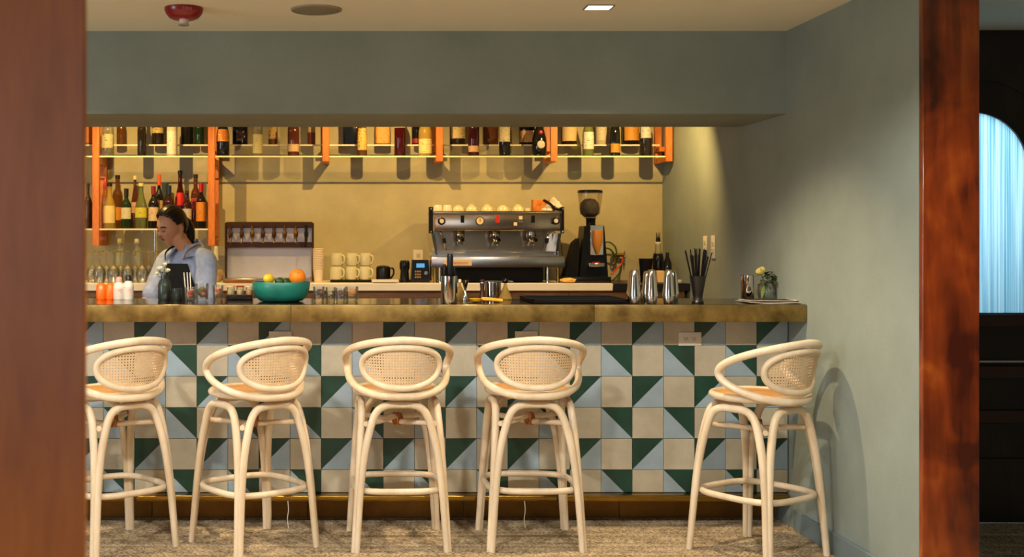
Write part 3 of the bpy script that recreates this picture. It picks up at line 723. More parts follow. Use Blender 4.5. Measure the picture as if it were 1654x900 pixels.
for a in [
    (142, 0, 16, .26, 'straight', 'orange', (222, 130, 50), BK, 'bottle with orange label at the far left beside the wood panel', (.05, .5), (200, 90, 20)),
    (196, 0, 15, .26, 'slope', 'amber', None, BK, 'amber bottle behind the squat clear one on the left', (.1, .4), (90, 60, 40)),
    (255, 0, 20, .26, 'squat', 'dark', (200, 180, 120), BK, 'dark round bottle with cream collar label, rear left shelf', (.30, .44), (60, 40, 30)),
    (302, 0, 20, .28, 'straight', 'black', None, BK, 'black bottle next to the white wrapped one', (.1, .4), (90, 60, 40)),
    (322, 0, 16, .28, 'slope', 'green', None, BK, 'dark green bottle behind the tall shelf frame on the left', (.1, .4), (90, 60, 40)),
    (388, 0, 24, .26, 'squat', 'black', None, BK, 'wide black bottle behind the orange labelled one', (.1, .4), (90, 60, 40)),
    (441, 0, 15, .28, 'slope', 'amber', (214, 180, 110), (230, 210, 150), 'brown bottle with cream neck label above the tap wall', (.14, .44), (60, 30, 10)),
    (503, 0, 13, .28, 'straight', 'pink', (214, 190, 150), WH, 'narrow pink red bottle left of a shelf frame', (.30, .6), (180, 90, 80)),
    (566, 0, 24, .30, 'straight', 'navy', None, BK, 'wide navy blue bottle on the rear middle shelf', (.1, .4), (90, 60, 40)),
    (618, 0, 24, .26, 'squat', 'yellow', (228, 170, 80), (220, 200, 130), 'wide pale bottle with red oval on its label', (.04, .5), (186, 40, 20)),
    (673, 0, 16, .30, 'straight', 'black', (150, 20, 30), BK, 'black square bottle with a red band near its base', (.04, .14), (90, 10, 10)),
    (739, 0, 25, .26, 'squat', 'dark', (228, 206, 150), BK, 'wide dark bottle with a big cream label, left above the machine', (.16, .52), (120, 80, 40)),
    (792, 0, 24, .27, 'squat', 'amber', (120, 62, 26), BK, 'dark amber bottle between the two labelled bottles', (.14, .5), (80, 30, 14)),
    (851, 0, 24, .26, 'squat', 'black', (214, 170, 120), BK, 'black round shouldered bottle with square framed label', (.06, .36), (60, 30, 16)),
    (919, 0, 26, .30, 'straight', 'dark', (226, 200, 150), BK, 'dark wide bottle with cream and orange label above the hopper', (.08, .5), (226, 150, 50)),
    (971, 0, 18, .29, 'straight', 'cream', (214, 206, 180), WH, 'cream labelled bottle between the green and gold ones', (.10, .52), (150, 140, 110)),
    (1019, 0, 26, .28, 'squat', 'black', (214, 150, 50), (230, 190, 100), 'black wide bottle with shiny gold label near the right end', (.10, .46), (150, 90, 20)),
]:
    px, _, w, h, kind, gl, lab, cap, label, lz, ink = a
    bottle(px, 0, w, h, YUb, zU, kind, gl, lab, cap, label, lz, ink, group=up, sq=5.0 if gl in ('navy',) or w == 24 and kind == 'squat' else 2.0)
lo = 'bottles on the lower left shelf'
for a in [
    (142, 7.80, 14, .30, 'wine', 'dark', None, BK, 'dark bottle at the very left beside the wood panel', (.1, .3), (60, 40, 30)),
    (177, 7.757, 20, .30, 'slope', 'yellow', (240, 216, 150), BK, 'pale yellow bottle with cream label and dark tapered top', (.12, .50), (230, 190, 60)),
    (204, 7.757, 17, .265, 'wine', 'green', (222, 216, 180), (28, 22, 20), 'dark green bottle with cream label, shortest in the front row', (.24, .52), (150, 150, 110)),
    (228, 7.757, 20, .30, 'slope', 'lime', (216, 206, 60), (216, 200, 130), 'clear bottle with yellow green label and pale stopper', (.24, .46), (120, 130, 20)),
    (248, 7.757, 17, .28, 'wine', 'black', (226, 200, 160), (120, 20, 24), 'dark wine bottle with cream oval label and maroon capsule', (.18, .50), (150, 60, 50)),
    (273, 7.757, 18, .285, 'wine', 'wine', None, (20, 40, 60), 'dark bottle with blue black capsule behind the bartender', (.1, .3), (60, 40, 30)),
    (302, 7.757, 16, .25, 'straight', 'wine', (206, 190, 170), (60, 14, 14), 'dark red bottle with grey white label beside the bartender', (.24, .52), (120, 90, 90)),
    (325, 7.757, 17, .30, 'wine', 'black', (226, 140, 34), RD, 'black bottle with bright orange label and red capsule', (.16, .58), (150, 70, 10)),
    (170, 7.885, 11, .34, 'straight', 'orange', None, RD, 'slender orange bottle with red cap at the left post', (.1, .3), (60, 40, 30)),
    (190, 7.885, 17, .36, 'squat', 'amber', (226, 150, 40), BK, 'glowing amber bottle with black cap in the rear row', (.16, .40), (170, 90, 20)),
    (218, 7.885, 13, .355, 'slope', 'rose', (226, 180, 150), (226, 206, 150), 'rosy bottle with long gold neck in the rear row', (.30, .5), (180, 70, 50)),
    (257, 7.885, 14, .365, 'wine', 'black', (214, 180, 130), (226, 84, 20), 'tall black bottle with orange capsule', (.30, .52), (120, 60, 40)),
    (270, 7.885, 12, .31, 'wine', 'green', None, (20, 50, 50), 'green bottle with dark teal capsule, rear row', (.1, .3), (60, 40, 30)),
    (291, 7.885, 18, .39, 'slope', 'red', (226, 30, 30), BK, 'tall bottle with bright red label above the bartender', (.40, .62), (170, 10, 20)),
    (316, 7.885, 16, .365, 'squat', 'rose', (160, 44, 60), BK, 'amber red bottle with black stopper next to the orange label', (.34, .56), (226, 130, 60)),
]:
    px, Y, w, h, kind, gl, lab, cap, label, lz, ink = a
    bottle(px, 0, w, h, Y, zL, kind, gl, lab, cap, label, lz, ink, group=lo, capf=(.80, 1.0) if cap in ((226, 84, 20), (120, 20, 24), (20, 40, 60), (20, 50, 50), RD, (28, 22, 20)) else (.93, 1.0))

# ------------------------------------------------------------------ back counter
YC = 7.36; zC = PZ(457.8, YC); S2 = FPX/YC
XE = PX(990, YC)
bc = thing('back_counter', 'amber wood back counter cabinets behind the bar', 'cabinet', (0, 7.7, 0))
xs = [-3.2, -2.4, -1.62, -0.84, -0.06, 0.72, 1.46, 2.19]
for a0, a1 in zip(xs, xs[1:]):
    obj('cabinet_body', box(B(), a0, a1-0.003, YC+0.05-7.7, 0.295, 0.08, zC-0.048), M['cabinet'], bc)
    d = obj('door', box(B(), a0+0.01, a1-0.013, YC+0.03-7.7, YC+0.049-7.7, 0.10, zC-0.09, 0.003), M['cabinet'], bc)
    b = B(); tube(b, [(a1-0.06, YC-7.7+0.005, 0.62), (a1-0.06, YC-7.7+0.005, 0.76)], 0.006, 8); box(b, a1-0.065, a1-0.055, YC-7.7+0.005, YC+0.03-7.7, 0.63, 0.64); box(b, a1-0.065, a1-0.055, YC-7.7+0.005, YC+0.03-7.7, 0.74, 0.75)
    obj('handle', b, M['steel'], d)
obj('plinth', box(B(), -3.2, 2.19, YC+0.1-7.7, 0.295, 0, 0.08), M['blackm'], bc)
tag(obj('stone_counter_slab', box(B(), -3.25, XE, YC-7.7, YB-0.001-7.7, 0, 0.0465, 0.003), M['slab'], loc=(0, 7.7, zC-0.0475)), 'long white stone slab on the back counter', 'countertop')
tag(obj('black_counter_slab', box(B(), XE+0.001, XW-0.002, YC-7.7, YB-0.001-7.7, 0, 0.0465, 0.003), M['blackslab'], loc=(0, 7.7, zC-0.0475)), 'short black slab at the right end of the back counter', 'countertop')
ZT = zC-0.0005
def cw(px, Y): return PX(px, Y)

# tap wall
Yt = 7.72; st_ = Yt/FPX; x0 = PX(434.5, Yt)
tp = thing('tap_wall', 'steel tap wall with a row of eight small taps and splash panel', 'tap station', (x0, Yt, ZT))
lx = lambda px: PX(px, Yt)-x0
lz = lambda py: PZ(py, Yt)-ZT
obj('splash_panel', box(B(), lx(366), lx(503), 0.04, 0.055, 0, lz(396), 0.002), M['satin'], tp)
obj('tap_backplate', box(B(), lx(366), lx(504), 0.03, 0.05, lz(393), lz(362), 0.002), M['satin'], tp)
obj('top_bar', box(B(), lx(365), lx(504.5), -0.01, 0.055, lz(368), lz(358.5), 0.004), M['brownm'], tp)
obj('lower_bar', box(B(), lx(366), lx(504.5), -0.01, 0.055, lz(400), lz(391), 0.004), M['brownm'], tp)
obj('side_post', box(B(), lx(363), lx(366), 0.0, 0.055, 0, lz(360), 0.001), M['brownm'], tp)
obj('side_post', box(B(), lx(504), lx(507), 0.0, 0.055, 0, lz(360), 0.001), M['brownm'], tp)
b = B(); box(b, lx(366), lx(503), -0.30, 0.04, 0.0, 0.03, 0.004); 
obj('drip_tray', b, M['steel'], tp)
for px in (373, 391, 408, 425, 443, 460, 478, 495):
    X = lx(px); b = B()
    lathe(b, [(0.008, lz(390)), (0.0085, lz(384)), (0.014, lz(382)), (0.015, lz(376)), (0.009, lz(373)), (0.011, lz(366)), (0.004, lz(364))], X, -0.03, 0, 12)
    tube(b, [(X, 0.03, lz(379)), (X, -0.03, lz(379))], 0.008, 8)
    t_ = obj('tap', b, M['brownm'] if px % 2 else M['brass_dark'], tp)
    b = B(); tube(b, spline([(X, -0.03, lz(384)), (X, -0.05, lz(388)), (X, -0.052, lz(392))], 4), 0.005, 8); ball(b, (X, -0.054, lz(391)), 0.006, seg=8, rings=6)
    obj('spout', b, M['chrome'], t_)
b = B(); tube(b, [(lx(495), -0.06, lz(364)), (lx(494), -0.06, lz(400))], [0.011, 0.006], 8); obj('tap_handle', b, M['black'], tp)

# paper cups, mugs, tray
def at(px, Y): return (PX(px, Y), Y, ZT+0.001)
t = thing('paper_cup_stack', 'tall stack of white paper cups right of the tap wall', 'cups', at(514, 7.62))
hh = PZ(402, 7.62)-ZT; b = B(); n = 12
for i in range(n):
    z = i*(hh-0.09)/(n-1); lathe(b, [(0.026, z), (0.034, z+0.085), (0.037, z+0.087), (0.036, z+0.091), (0.033, z+0.086)], seg=18, capt=False)
obj('nested_cups', b, mat('paper_white', srgb(224, 208, 190), 0.6), t)
tray = tag(obj('drying_tray', box(B(), -0.135, 0.135, -0.07, 0.07, 0, 0.012, 0.004), M['blackm'], loc=at(567, 7.60)), 'black drying tray under the cream mugs', 'tray')
def mug(px, Y, z, s, lab, ha=0.0):
    t = thing('mug', lab, 'mug', (PX(px, Y), Y, z), ha, 'cream mugs on the black tray')
    obj('mug_body', lathe(B(), [(0.026*s, 0), (0.036*s, 0.004*s), (0.0395*s, 0.02*s), (0.0395*s, 0.055*s), (0.036*s, 0.075*s), (0.034*s, 0.082*s), (0.031*s, 0.082*s), (0.032*s, 0.07*s), (0.034*s, 0.01), (0.002, 0.006)], seg=24, capt=False), M['cup'], t)
    b = B(); tube(b, spline([(0.036*s, 0, 0.066*s), (0.056*s, 0, 0.064*s), (0.062*s, 0, 0.045*s), (0.053*s, 0, 0.022*s), (0.037*s, 0, 0.018*s)], 5), 0.0052*s, 8)
    obj('handle', b, M['cup'], t)
zt0 = ZT+0.0135
for i, px in enumerate((543.5, 567.5, 589.5)):
    w = ('left', 'middle', 'right')[i]
    mug(px, 7.58, zt0, 1.08, f'{w} cream mug in the bottom row on the tray', -.75)
    mug(px+1, 7.58, zt0+0.0908, 1.02, f'{w} cream mug stacked in the top row', -.7)
t = thing('coffee_canister', 'small black canister with a handle right of the mugs', 'canister', at(619, 7.60))
obj('canister_body', lathe(B(), [(0.044, 0), (0.047, 0.01), (0.047, 0.085), (0.042, 0.10), (0.02, 0.107), (0.002, 0.108)], seg=24), M['black'], t)
b = B(); tube(b, spline([(0.044, 0, 0.088), (0.064, 0, 0.085), (0.066, 0, 0.05), (0.046, 0, 0.02)], 5), 0.006, 8); obj('handle', b, M['black'], t)
t = thing('scale', 'flat white scale on the slab below the black canister', 'scale', at(622, 7.45))
obj('platform', box(B(), -0.085, 0.085, -0.06, 0.06, 0.004, 0.02, 0.004, 2), M['white'], t); obj('base', box(B(), -0.075, 0.075, -0.05, 0.05, 0, 0.004), M['blackm'], t)
t = thing('hand_grinder', 'small black hand grinder left of the card terminal', 'grinder', at(653.5, 7.55))
obj('grinder_body', lathe(B(), [(0.044, 0), (0.044, 0.012), (0.030, 0.02), (0.026, 0.075), (0.032, 0.09), (0.033, 0.125), (0.026, 0.14), (0.004, 0.142)], seg=20), M['black'], t)
obj('grinder_cup', lathe(B(), [(0.028, 0.018), (0.024, 0.055)], seg=16, a0=-PI/2-0.8, a1=-PI/2+0.8), M['steel'], t)
t = thing('card_terminal', 'black card terminal with a lit blue display', 'terminal', at(678.5, 7.56), 0)
hz = PZ(420, 7.56)-ZT
b = B(); prism(b, [(-0.062, 0), (0.062, 0), (0.052, hz), (-0.052, hz)], -0.035, 0.045); obj('terminal_body', b, M['black'], t)
obj('display', box(B(), -0.026, 0.026, -0.038, -0.034, hz*0.66, hz*0.84), mat('blue_display', srgb(60, 130, 190), 0.3, emit=srgb(80, 150, 210), es=0.9), t)
for r in range(3):
    for c in range(3):
        obj('key', box(B(), -0.035+c*0.014, -0.026+c*0.014, -0.038, -0.034, 0.028+r*0.018, 0.038+r*0.018), colmat((170, 130, 80)), t)
b = B(); lathe(b, [(0.001, 0.006), (0.012, 0.006), (0.013, 0)], 0.035, -0.035, 0.06, 14, rot=Matrix.Rotation(PI/2, 3, 'X')); obj('dial', b, M['steel'], t)
t = thing('wall_outlet', 'white outlet on the back wall above the card terminal', 'outlet', (PX(675.5, YB), YB-0.0005, PZ(413, YB)))
obj('cover_plate', box(B(), -0.034, 0.034, -0.006, 0, -0.05, 0.04, 0.002), M['white'], t)
obj('socket', box(B(), -0.012, 0.012, -0.0085, -0.006, -0.014, 0.014, 0.001), colmat((180, 170, 150)), t)

# ------------------------------------------------------------------ espresso machine
Ye = 7.45; se = FPX/Ye; ex = PX(801, Ye)
em = thing('espresso_machine', 'wide polished steel espresso machine with three groups on the back counter', 'espresso machine', (ex, Ye, ZT+0.001))
mx_ = lambda px: PX(px, Ye)-ex
mz_ = lambda py: PZ(py, Ye)-ZT-0.001
D = 0.46
obj('front_panel', box(B(), mx_(702), mx_(907), 0.0, 0.02, mz_(371.5), mz_(345.5), 0.004, 2), M['steel_reflect_tint'], em)
obj('upper_body', box(B(), mx_(703), mx_(906), 0.02, D, mz_(373), mz_(346), 0.004), M['steel'], em)
b = B(); box(b, mx_(700), mx_(908), -0.002, D, mz_(345.5), mz_(343.5), 0.001); 
for y in (0.0, D-0.006): box(b, mx_(700), mx_(908), y, y+0.006, mz_(343.5), mz_(341.0))
obj('cup_rail', b, M['steel'], em)
for px, nm in ((696, 0), (908.5, 1)):
    b = B(); x = mx_(px); w = 0.013 if nm == 0 else 0.008
    prism(b, [(0, 0)]*0 or [(x-w, mz_(377)), (x+w, mz_(377)), (x+w, mz_(334.5)), (x-w, mz_(334.5))], -0.015, 0.04)
    s_ = obj('side_panel', b, M['black'], em)
    for py in (338, 374.5):
        obj('screw', ball(B(), (x, -0.016, mz_(py)), 0.0055, 0.003, 0.0055, 8, 6), M['steel'], s_)
obj('back_splash', box(B(), mx_(705), mx_(901), 0.20, 0.22, mz_(408), mz_(373), 0.001), M['steel_reflect_tint'], em)
for s_, a, c in ((1, 697, 706), (-1, 908, 899)):
    b = B(); prism(b, [(mx_(a), mz_(377)), (mx_(a)+s_*0.022, mz_(377)), (mx_(c)+s_*0.004, mz_(412)), (mx_(c)-s_*0.008, mz_(412))], 0.02, D); obj('side_bracket', b, M['chrome'], em)
b = B(); box(b, mx_(699), mx_(905), 0.03, D, mz_(414.5), mz_(407.5), 0.002); obj('drip_grate', b, M['steel'], em)
b = B()
for i in range(40):
    x = mx_(702)+(mx_(902)-mx_(702))*i/39; box(b, x-0.002, x+0.002, 0.0, 0.19, mz_(407.5), mz_(406.6))
obj('grate_bars', b, M['steel'], em)
obj('drip_tray', box(B(), mx_(696), mx_(911), -0.03, 0.22, mz_(432), mz_(414.5), 0.004, 2), M['steel'], em)
pl = obj('name_plate', box(B(), mx_(716), mx_(761), -0.034, -0.03, mz_(429), mz_(419.5), 0.001), colmat((226, 196, 160)), em)
text_obj('lettering', 'la marzocco', 0.026, colmat((170, 70, 50)), (mx_(738.5), -0.0345, mz_(424.4)), (PI/2, 0, 0), pl)
obj('under_body', box(B(), mx_(716), mx_(880), 0.06, D-0.03, mz_(456), mz_(432), 0.003), M['blackm'], em)
for px in (703, 711, 886, 902):
    for y in ((0.02,) if px in (711, 886) else (0.0, D-0.05)):
        obj('leg', lathe(B(), [(0.012, 0.0), (0.010, 0.012), (0.010, mz_(432)-0.0), (0.012, mz_(431.5))], mx_(px), y+0.01, 0, 12), M['brass'] if px in (703, 902) else M['chrome'], em)
def knob(px, py, name='steam_knob'):
    k = obj(name, lathe(B(), [(0.003, 0.028), (0.020, 0.028), (0.024, 0.022), (0.024, 0.0)], mx_(px), 0, mz_(py), 20, rot=Matrix.Rotation(PI/2, 3, 'X')), M['black'], em)
    obj('knob_cap', lathe(B(), [(0.002, 0.031), (0.013, 0.031), (0.0145, 0.026)], mx_(px), 0, mz_(py), 16, rot=Matrix.Rotation(PI/2, 3, 'X')), M['white'], k)
knob(713, 357.5); knob(897, 357)
gg = obj('pressure_gauge', lathe(B(), [(0.022, 0.012), (0.027, 0.012), (0.0285, 0.0)], mx_(775), 0, mz_(357), 24, rot=Matrix.Rotation(PI/2, 3, 'X')), M['chrome'], em)
obj('gauge_face', lathe(B(), [(0.001, 0.0125), (0.022, 0.0125), (0.023, 0.010)], mx_(775), 0, mz_(357), 24, rot=Matrix.Rotation(PI/2, 3, 'X')), colmat((232, 206, 160)), gg)
obj('needle', box(B(), mx_(774.6), mx_(775.4), -0.0145, -0.0128, mz_(358), mz_(353)), M['black'], gg)
obj('power_switch', box(B(), mx_(800.5), mx_(807), -0.006, 0, mz_(360), mz_(347.5), 0.001), colmat((190, 50, 22)), em)
for px, py in ((841, 352), (832.5, 362)):
    obj('square_button', box(B(), mx_(px-2.7), mx_(px+2.7), -0.005, 0, mz_(py+2.7), mz_(py-2.7), 0.001), colmat((232, 214, 180)), em)
tx = text_obj('lettering', 'linea', 0.016, colmat((150, 140, 130)), (mx_(841), -0.0008, mz_(358)), (PI/2, 0, 0), em)
for px in (747, 861):
    obj('display_window', box(B(), mx_(px-3), mx_(px+3), -0.003, 0, mz_(360), mz_(348), 0.0008), M['blackm'], em)
for px in (745, 803, 862):
    b = B(); X = mx_(px)
    lathe(b, [(0.028, mz_(371)), (0.031, mz_(375)), (0.031, mz_(379)), (0.026, mz_(380))], X, 0.09, 0, 20)
    gh = obj('group_head', b, M['brass'] if px != 862 else M['steel'], em)
    b = B(); lathe(b, [(0.02, mz_(390)), (0.029, mz_(386)), (0.032, mz_(380)), (0.032, mz_(378.5))], X, 0.09, 0, 20)
    tube(b, [(X, 0.085, mz_(383)), (X, 0.02, mz_(384))], 0.008, 8)
    tube(b, spline([(X-0.01, 0.09, mz_(389)), (X-0.016, 0.09, mz_(394)), (X-0.016, 0.09, mz_(397))], 3), 0.005, 8); tube(b, spline([(X+0.01, 0.09, mz_(389)), (X+0.016, 0.09, mz_(394)), (X+0.016, 0.09, mz_(397))], 3), 0.005, 8)
    pf = obj('portafilter', b, M['chrome'], em)
    b = B(); tube(b, [(X, 0.03, mz_(384)), (X, -0.01, mz_(385)), (X, -0.06, mz_(387)), (X, -0.09, mz_(388))], [0.010, 0.014, 0.015, 0.011], 10); obj('handle', b, M['black'], pf)
for px, s_ in ((713, 1), (887, -1)):
    X = mx_(px); b = B(); ball(b, (X, 0.03, mz_(377)), 0.011, seg=10, rings=8)
    tube(b, spline([(X, 0.03, mz_(377)), (X+s_*0.012, -0.01, mz_(384)), (X+s_*0.02, -0.01, mz_(394)), (X+s_*0.03, 0.0, mz_(405))], 5), 0.0045, 8)
    sw = obj('steam_wand', b, M['chrome'], em)
    b = B(); tube(b, [(X+s_*0.014, -0.01, mz_(385)), (X+s_*0.019, -0.01, mz_(393))], 0.012, 10); obj('rubber_grip', b, M['black'], sw)
# cups on the machine
Yc = 7.56; zc = PZ(343.3, Ye)+0.0
zcup = ZT+0.001+mz_(343.5)+0.0005
names = ['leftmost straight white', 'second straight white', 'third pale cream', 'fourth rounded cream', 'fifth and tallest rounded cream', 'sixth rounded cream', 'seventh rounded cream']
for i, px in enumerate((707.5, 723, 740.5, 762, 787, 812, 836.5)):
    X = PX(px, Yc); t = thing('cup', f'{names[i]} upturned cup on the espresso machine', 'cup', (X, Yc, zcup), random.uniform(0, 0.3), 'upturned cups on the espresso machine')
    if i < 2: prof = [(0.031, 0), (0.032, 0.004), (0.027, 0.046), (0.024, 0.050), (0.002, 0.050)]
    else: prof = [(0.037, 0), (0.038, 0.004), (0.038, 0.018), (0.034, 0.032), (0.025, 0.044), (0.018, 0.046), (0.018, 0.050+0.006*(i in (3, 4, 6))), (0.002, 0.050)]
    obj('cup_body', lathe(B(), prof, seg=22), M['cup'] if i > 1 else M['white'], t)
    if i > 1:
        b = B(); tube(b, spline([(0.033, 0, 0.012), (0.050, 0.004, 0.014), (0.050, 0.004, 0.026), (0.032, 0, 0.034)], 4), 0.0035, 6); h_ = obj('handle', b, M['cup'], t)
t = tag(obj('espresso_cup', lathe(B(), [(0.019, 0), (0.020, 0.003), (0.017, 0.032), (0.001, 0.034)], seg=16), M['cup'], loc=(PX(852, Yc), Yc, zcup)), 'tiny straight cup at the right of the cup row', 'cup')
t = thing('coffee_box', 'orange and brown cardboard box on the espresso machine', 'box', (PX(872, 7.62), 7.62, zcup))
obj('carton', box(B(), -0.045, 0.10, 0, 0.07, 0, 0.088, 0.002), mat('printed_carton', srgb(190, 112, 40), 0.6, var=0.5, scale=26), t)
t = thing('cloth', 'crumpled grey white cloth draped at the right end of the machine', 'cloth', (PX(889, 7.54), 7.54, zcup+0.006))
b = B(); r_ = bmesh.ops.create_grid(b, x_segments=22, y_segments=12, size=0.5)
for v in b.verts:
    u, w_ = v.co.x+0.5, v.co.y+0.5
    x = -0.055+0.125*u; z = 0.085*math.sin(PI*min(1, 0.25+0.85*(1-u)))**1.0*(0.35+0.65*w_)+0.012*math.sin(u*14+w_*5)*0.6+0.006
    z = max(0.003, z*(1 if u > .15 else .5)); v.co = Vector((x, -0.04+0.09*w_, z))
obj('folded_cloth', b, mat('grey_cloth', srgb(196, 192, 186), 0.9, var=0.08, scale=20), t)
b = B(); tube(b, spline([(-0.05, -0.03, 0.075), (-0.01, -0.044, 0.05), (0.02, -0.046, 0.02), (0.065, -0.044, 0.012)], 5), 0.009, 8); obj('dark_hem', b, M['blackm'], t)
b = B(); ball(b, (-0.05, -0.05, 0.012), 0.016, 0.014, 0.012); ball(b, (-0.018, -0.052, 0.011), 0.022, 0.015, 0.011); obj('rolled_napkin', b, M['white'], t)

# ------------------------------------------------------------------ coffee grinder
Yg = 7.48; gx = PX(960, Yg)
gr = thing('coffee_grinder', 'black coffee grinder with a clear hopper right of the espresso machine', 'grinder', (gx, Yg, ZT+0.001))
qx = lambda px: PX(px, Yg)-gx
qz = lambda py: PZ(py, Yg)-ZT-0.001
b = B(); prism(b, [(qx(935), 0), (qx(983), 0), (qx(982), qz(440)), (qx(976), qz(365)), (qx(944), qz(365)), (qx(937), qz(440))], 0.0, 0.17)
obj('grinder_body', b, M['black'], gr)
obj('base_plate', box(B(), qx(910), qx(984), -0.06, 0.18, 0.0, qz(447), 0.006, 2), M['black'], gr)
b = B(); prism(b, [(qx(913), qz(447)), (qx(935), qz(447)), (qx(937), qz(385)), (qx(929), qz(392))], 0.02, 0.15); obj('side_housing', b, M['blackm'], gr)
obj('front_plate', box(B(), qx(953), qx(974), -0.012, 0.0, qz(412), qz(364), 0.002), M['chrome'], gr)
b = B(); lathe(b, [(0.006, qz(411)), (0.030, qz(391)), (0.031, qz(372))], qx(963.5), -0.035, 0, 18); obj('doser_cone', b, mat('amber_doser', srgb(196, 130, 50), 0.3), gr)
obj('portafilter_fork', box(B(), qx(949), qx(974), -0.05, 0.0, qz(431), qz(425), 0.003), M['steel'], gr)
obj('red_badge', box(B(), qx(957), qx(968), -0.003, 0.0, qz(428), qz(423)), colmat((170, 40, 30)), gr)
b = B(); lathe(b, [(0.030, qz(366)), (0.030, qz(354)), (0.036, qz(351.5))], qx(958), 0.07, 0, 24); obj('hopper_collar', b, M['black'], gr)
b = B(); lathe(b, [(0.036, qz(351)), (0.062, qz(345)), (0.074, qz(322)), (0.078, qz(310))], qx(957), 0.07, 0, 32, capb=False, capt=False); obj('hopper', b, M['smoke'], gr)
b = B(); lathe(b, [(0.034, qz(350.5)), (0.058, qz(344.5)), (0.064, qz(336)), (0.056, qz(327)), (0.035, qz(321.5)), (0.002, qz(320))], qx(956), 0.07, 0, 28); obj('coffee_beans', b, mat('coffee_beans', srgb(34, 18, 10), 0.35, var=0.4, scale=120, bump=0.8, bscale=150), gr)
b = B(); lathe(b, [(0.080, qz(311)), (0.080, qz(308)), (0.074, qz(306.5)), (0.002, qz(306))], qx(957), 0.07, 0, 32); obj('hopper_lid', b, M['black'], gr)
tag(obj('power_cord', tube(B(), spline([PV for PV in (Vector((0, 0.4, 0)), Vector((0.03, 0.41, -0.02)), Vector((0.06, 0.43, -0.07)), Vector((0.075, 0.45, -0.16)))], 5), 0.003, 6), M['black'], loc=(PX(911, 7.5), 7.5, PZ(373, 7.5))), 'thin dark cord from the machine to the grinder', 'cord')
b = B()
r_ = bmesh.ops.create_icosphere(b, subdivisions=3, radius=1.0)
for v in b.verts:
    n_ = 1+0.22*math.sin(v.co.x*9+v.co.y*5)*math.cos(v.co.z*7+v.co.x*4); v.co = Vector((v.co.x*0.048*n_, v.co.y*0.03*n_, max(0, 0.016+v.co.z*0.016*n_)))
tag(obj('cleaning_cloth', b, mat('yellow_cloth', srgb(226, 180, 100), 0.9), loc=at(917, 7.42)), 'small crumpled yellow cloth at the foot of the grinder', 'cloth')
# water manifold with hoses
wm = thing('water_manifold', 'brass water manifold with green and red hoses on the back wall', 'valve', (PX(1000, 7.96), 7.96, PZ(415, 7.96)))
b = B(); tube(b, [(-0.045, 0, 0.012), (0.03, 0, 0.012)], 0.012, 10); tube(b, [(0.0, 0.035, 0.012), (0.0, 0, 0.012)], 0.012, 8); tube(b, [(-0.04, 0, -0.05), (-0.02, 0, -0.03), (-0.02, 0, 0.01)], 0.01, 8); obj('brass_body', b, M['brass'], wm)
for x in (0.035, -0.05):
    b = B(); tube(b, [(x, -0.01, -0.035), (x, -0.01, 0.04)], 0.004, 8); ball(b, (x, -0.01, 0.0), 0.01, seg=8, rings=6); obj('valve_lever', b, M['steel'], wm)
for lab, cmat, pts in (('green hose', colmat((34, 92, 50)), [(-0.02, -0.02, 0.02), (-0.035, -0.03, 0.07), (-0.08, -0.05, 0.10), (-0.12, -0.09, 0.095)]),
                       ('green hose', colmat((34, 92, 50)), [(-0.03, -0.02, 0.0), (-0.05, -0.04, 0.03), (-0.08, -0.06, 0.055), (-0.12, -0.09, 0.06)]),
                       ('red hose', colmat((214, 62, 30)), [(0.02, -0.02, 0.0), (0.005, -0.03, -0.05), (-0.04, -0.06, -0.09), (-0.075, -0.10, -0.115)]),
                       ('dark green hose', colmat((24, 52, 30)), [(0.01, -0.02, -0.01), (0.0, -0.04, -0.09), (-0.05, -0.07, -0.15), (-0.09, -0.12, -0.16)])):
    h_ = obj('hose', tube(B(), spline(pts, 6), 0.0052, 8), cmat, wm); h_['label'] = lab

# ------------------------------------------------------------------ things on the bar top
TB = 1.0935
def on(px, Y): return (PX(px, Y), Y, TB)
def R2(px, Y): return px/2*Y/FPX
def Hh(y, Y): return PZ(y, Y)-TB
def glassthing(name, label, cat, px, Y, wpx, ytop, taper=0.92, m='clear', fill=None, fh=0.6, grp=None):
    t = thing(name, label, cat, on(px, Y), 0, grp); r = R2(wpx, Y); h = Hh(ytop, Y)
    obj('glass_wall', lathe(B(), [(r*taper*0.9, 0), (r*taper, 0.004), (r, h), (r*0.94, h), (r*taper*0.92, 0.01), (0.002, 0.009)], seg=24, capt=False), M[m], t)
    return t, r, h
for i, (px, w, lab) in enumerate(((163.5, 16, 'left of two small orange bottles with clear necks'), (178, 15, 'right of two small orange bottles with clear necks'))):
    Y = 6.02; t = thing('syrup_bottle', lab+' at the left end of the bar', 'bottle', on(px, Y), 0, 'small orange syrup bottles'); r = R2(w, Y); h = Hh(461, Y)
    obj('orange_body', lathe(B(), [(r*.95, 0), (r, .004), (r, h), (r*.9, h+.004), (r*.45, h+.012)], seg=20), mat('orange_syrup', srgb(250, 104, 14), 0.3, coat=0.3), t)
    obj('clear_neck', lathe(B(), [(r*.45, h+.012), (r*.38, h+.022), (r*.38, h+.06), (r*.44, h+.062), (r*.44, h+.07)], seg=16), M['clear'], t)
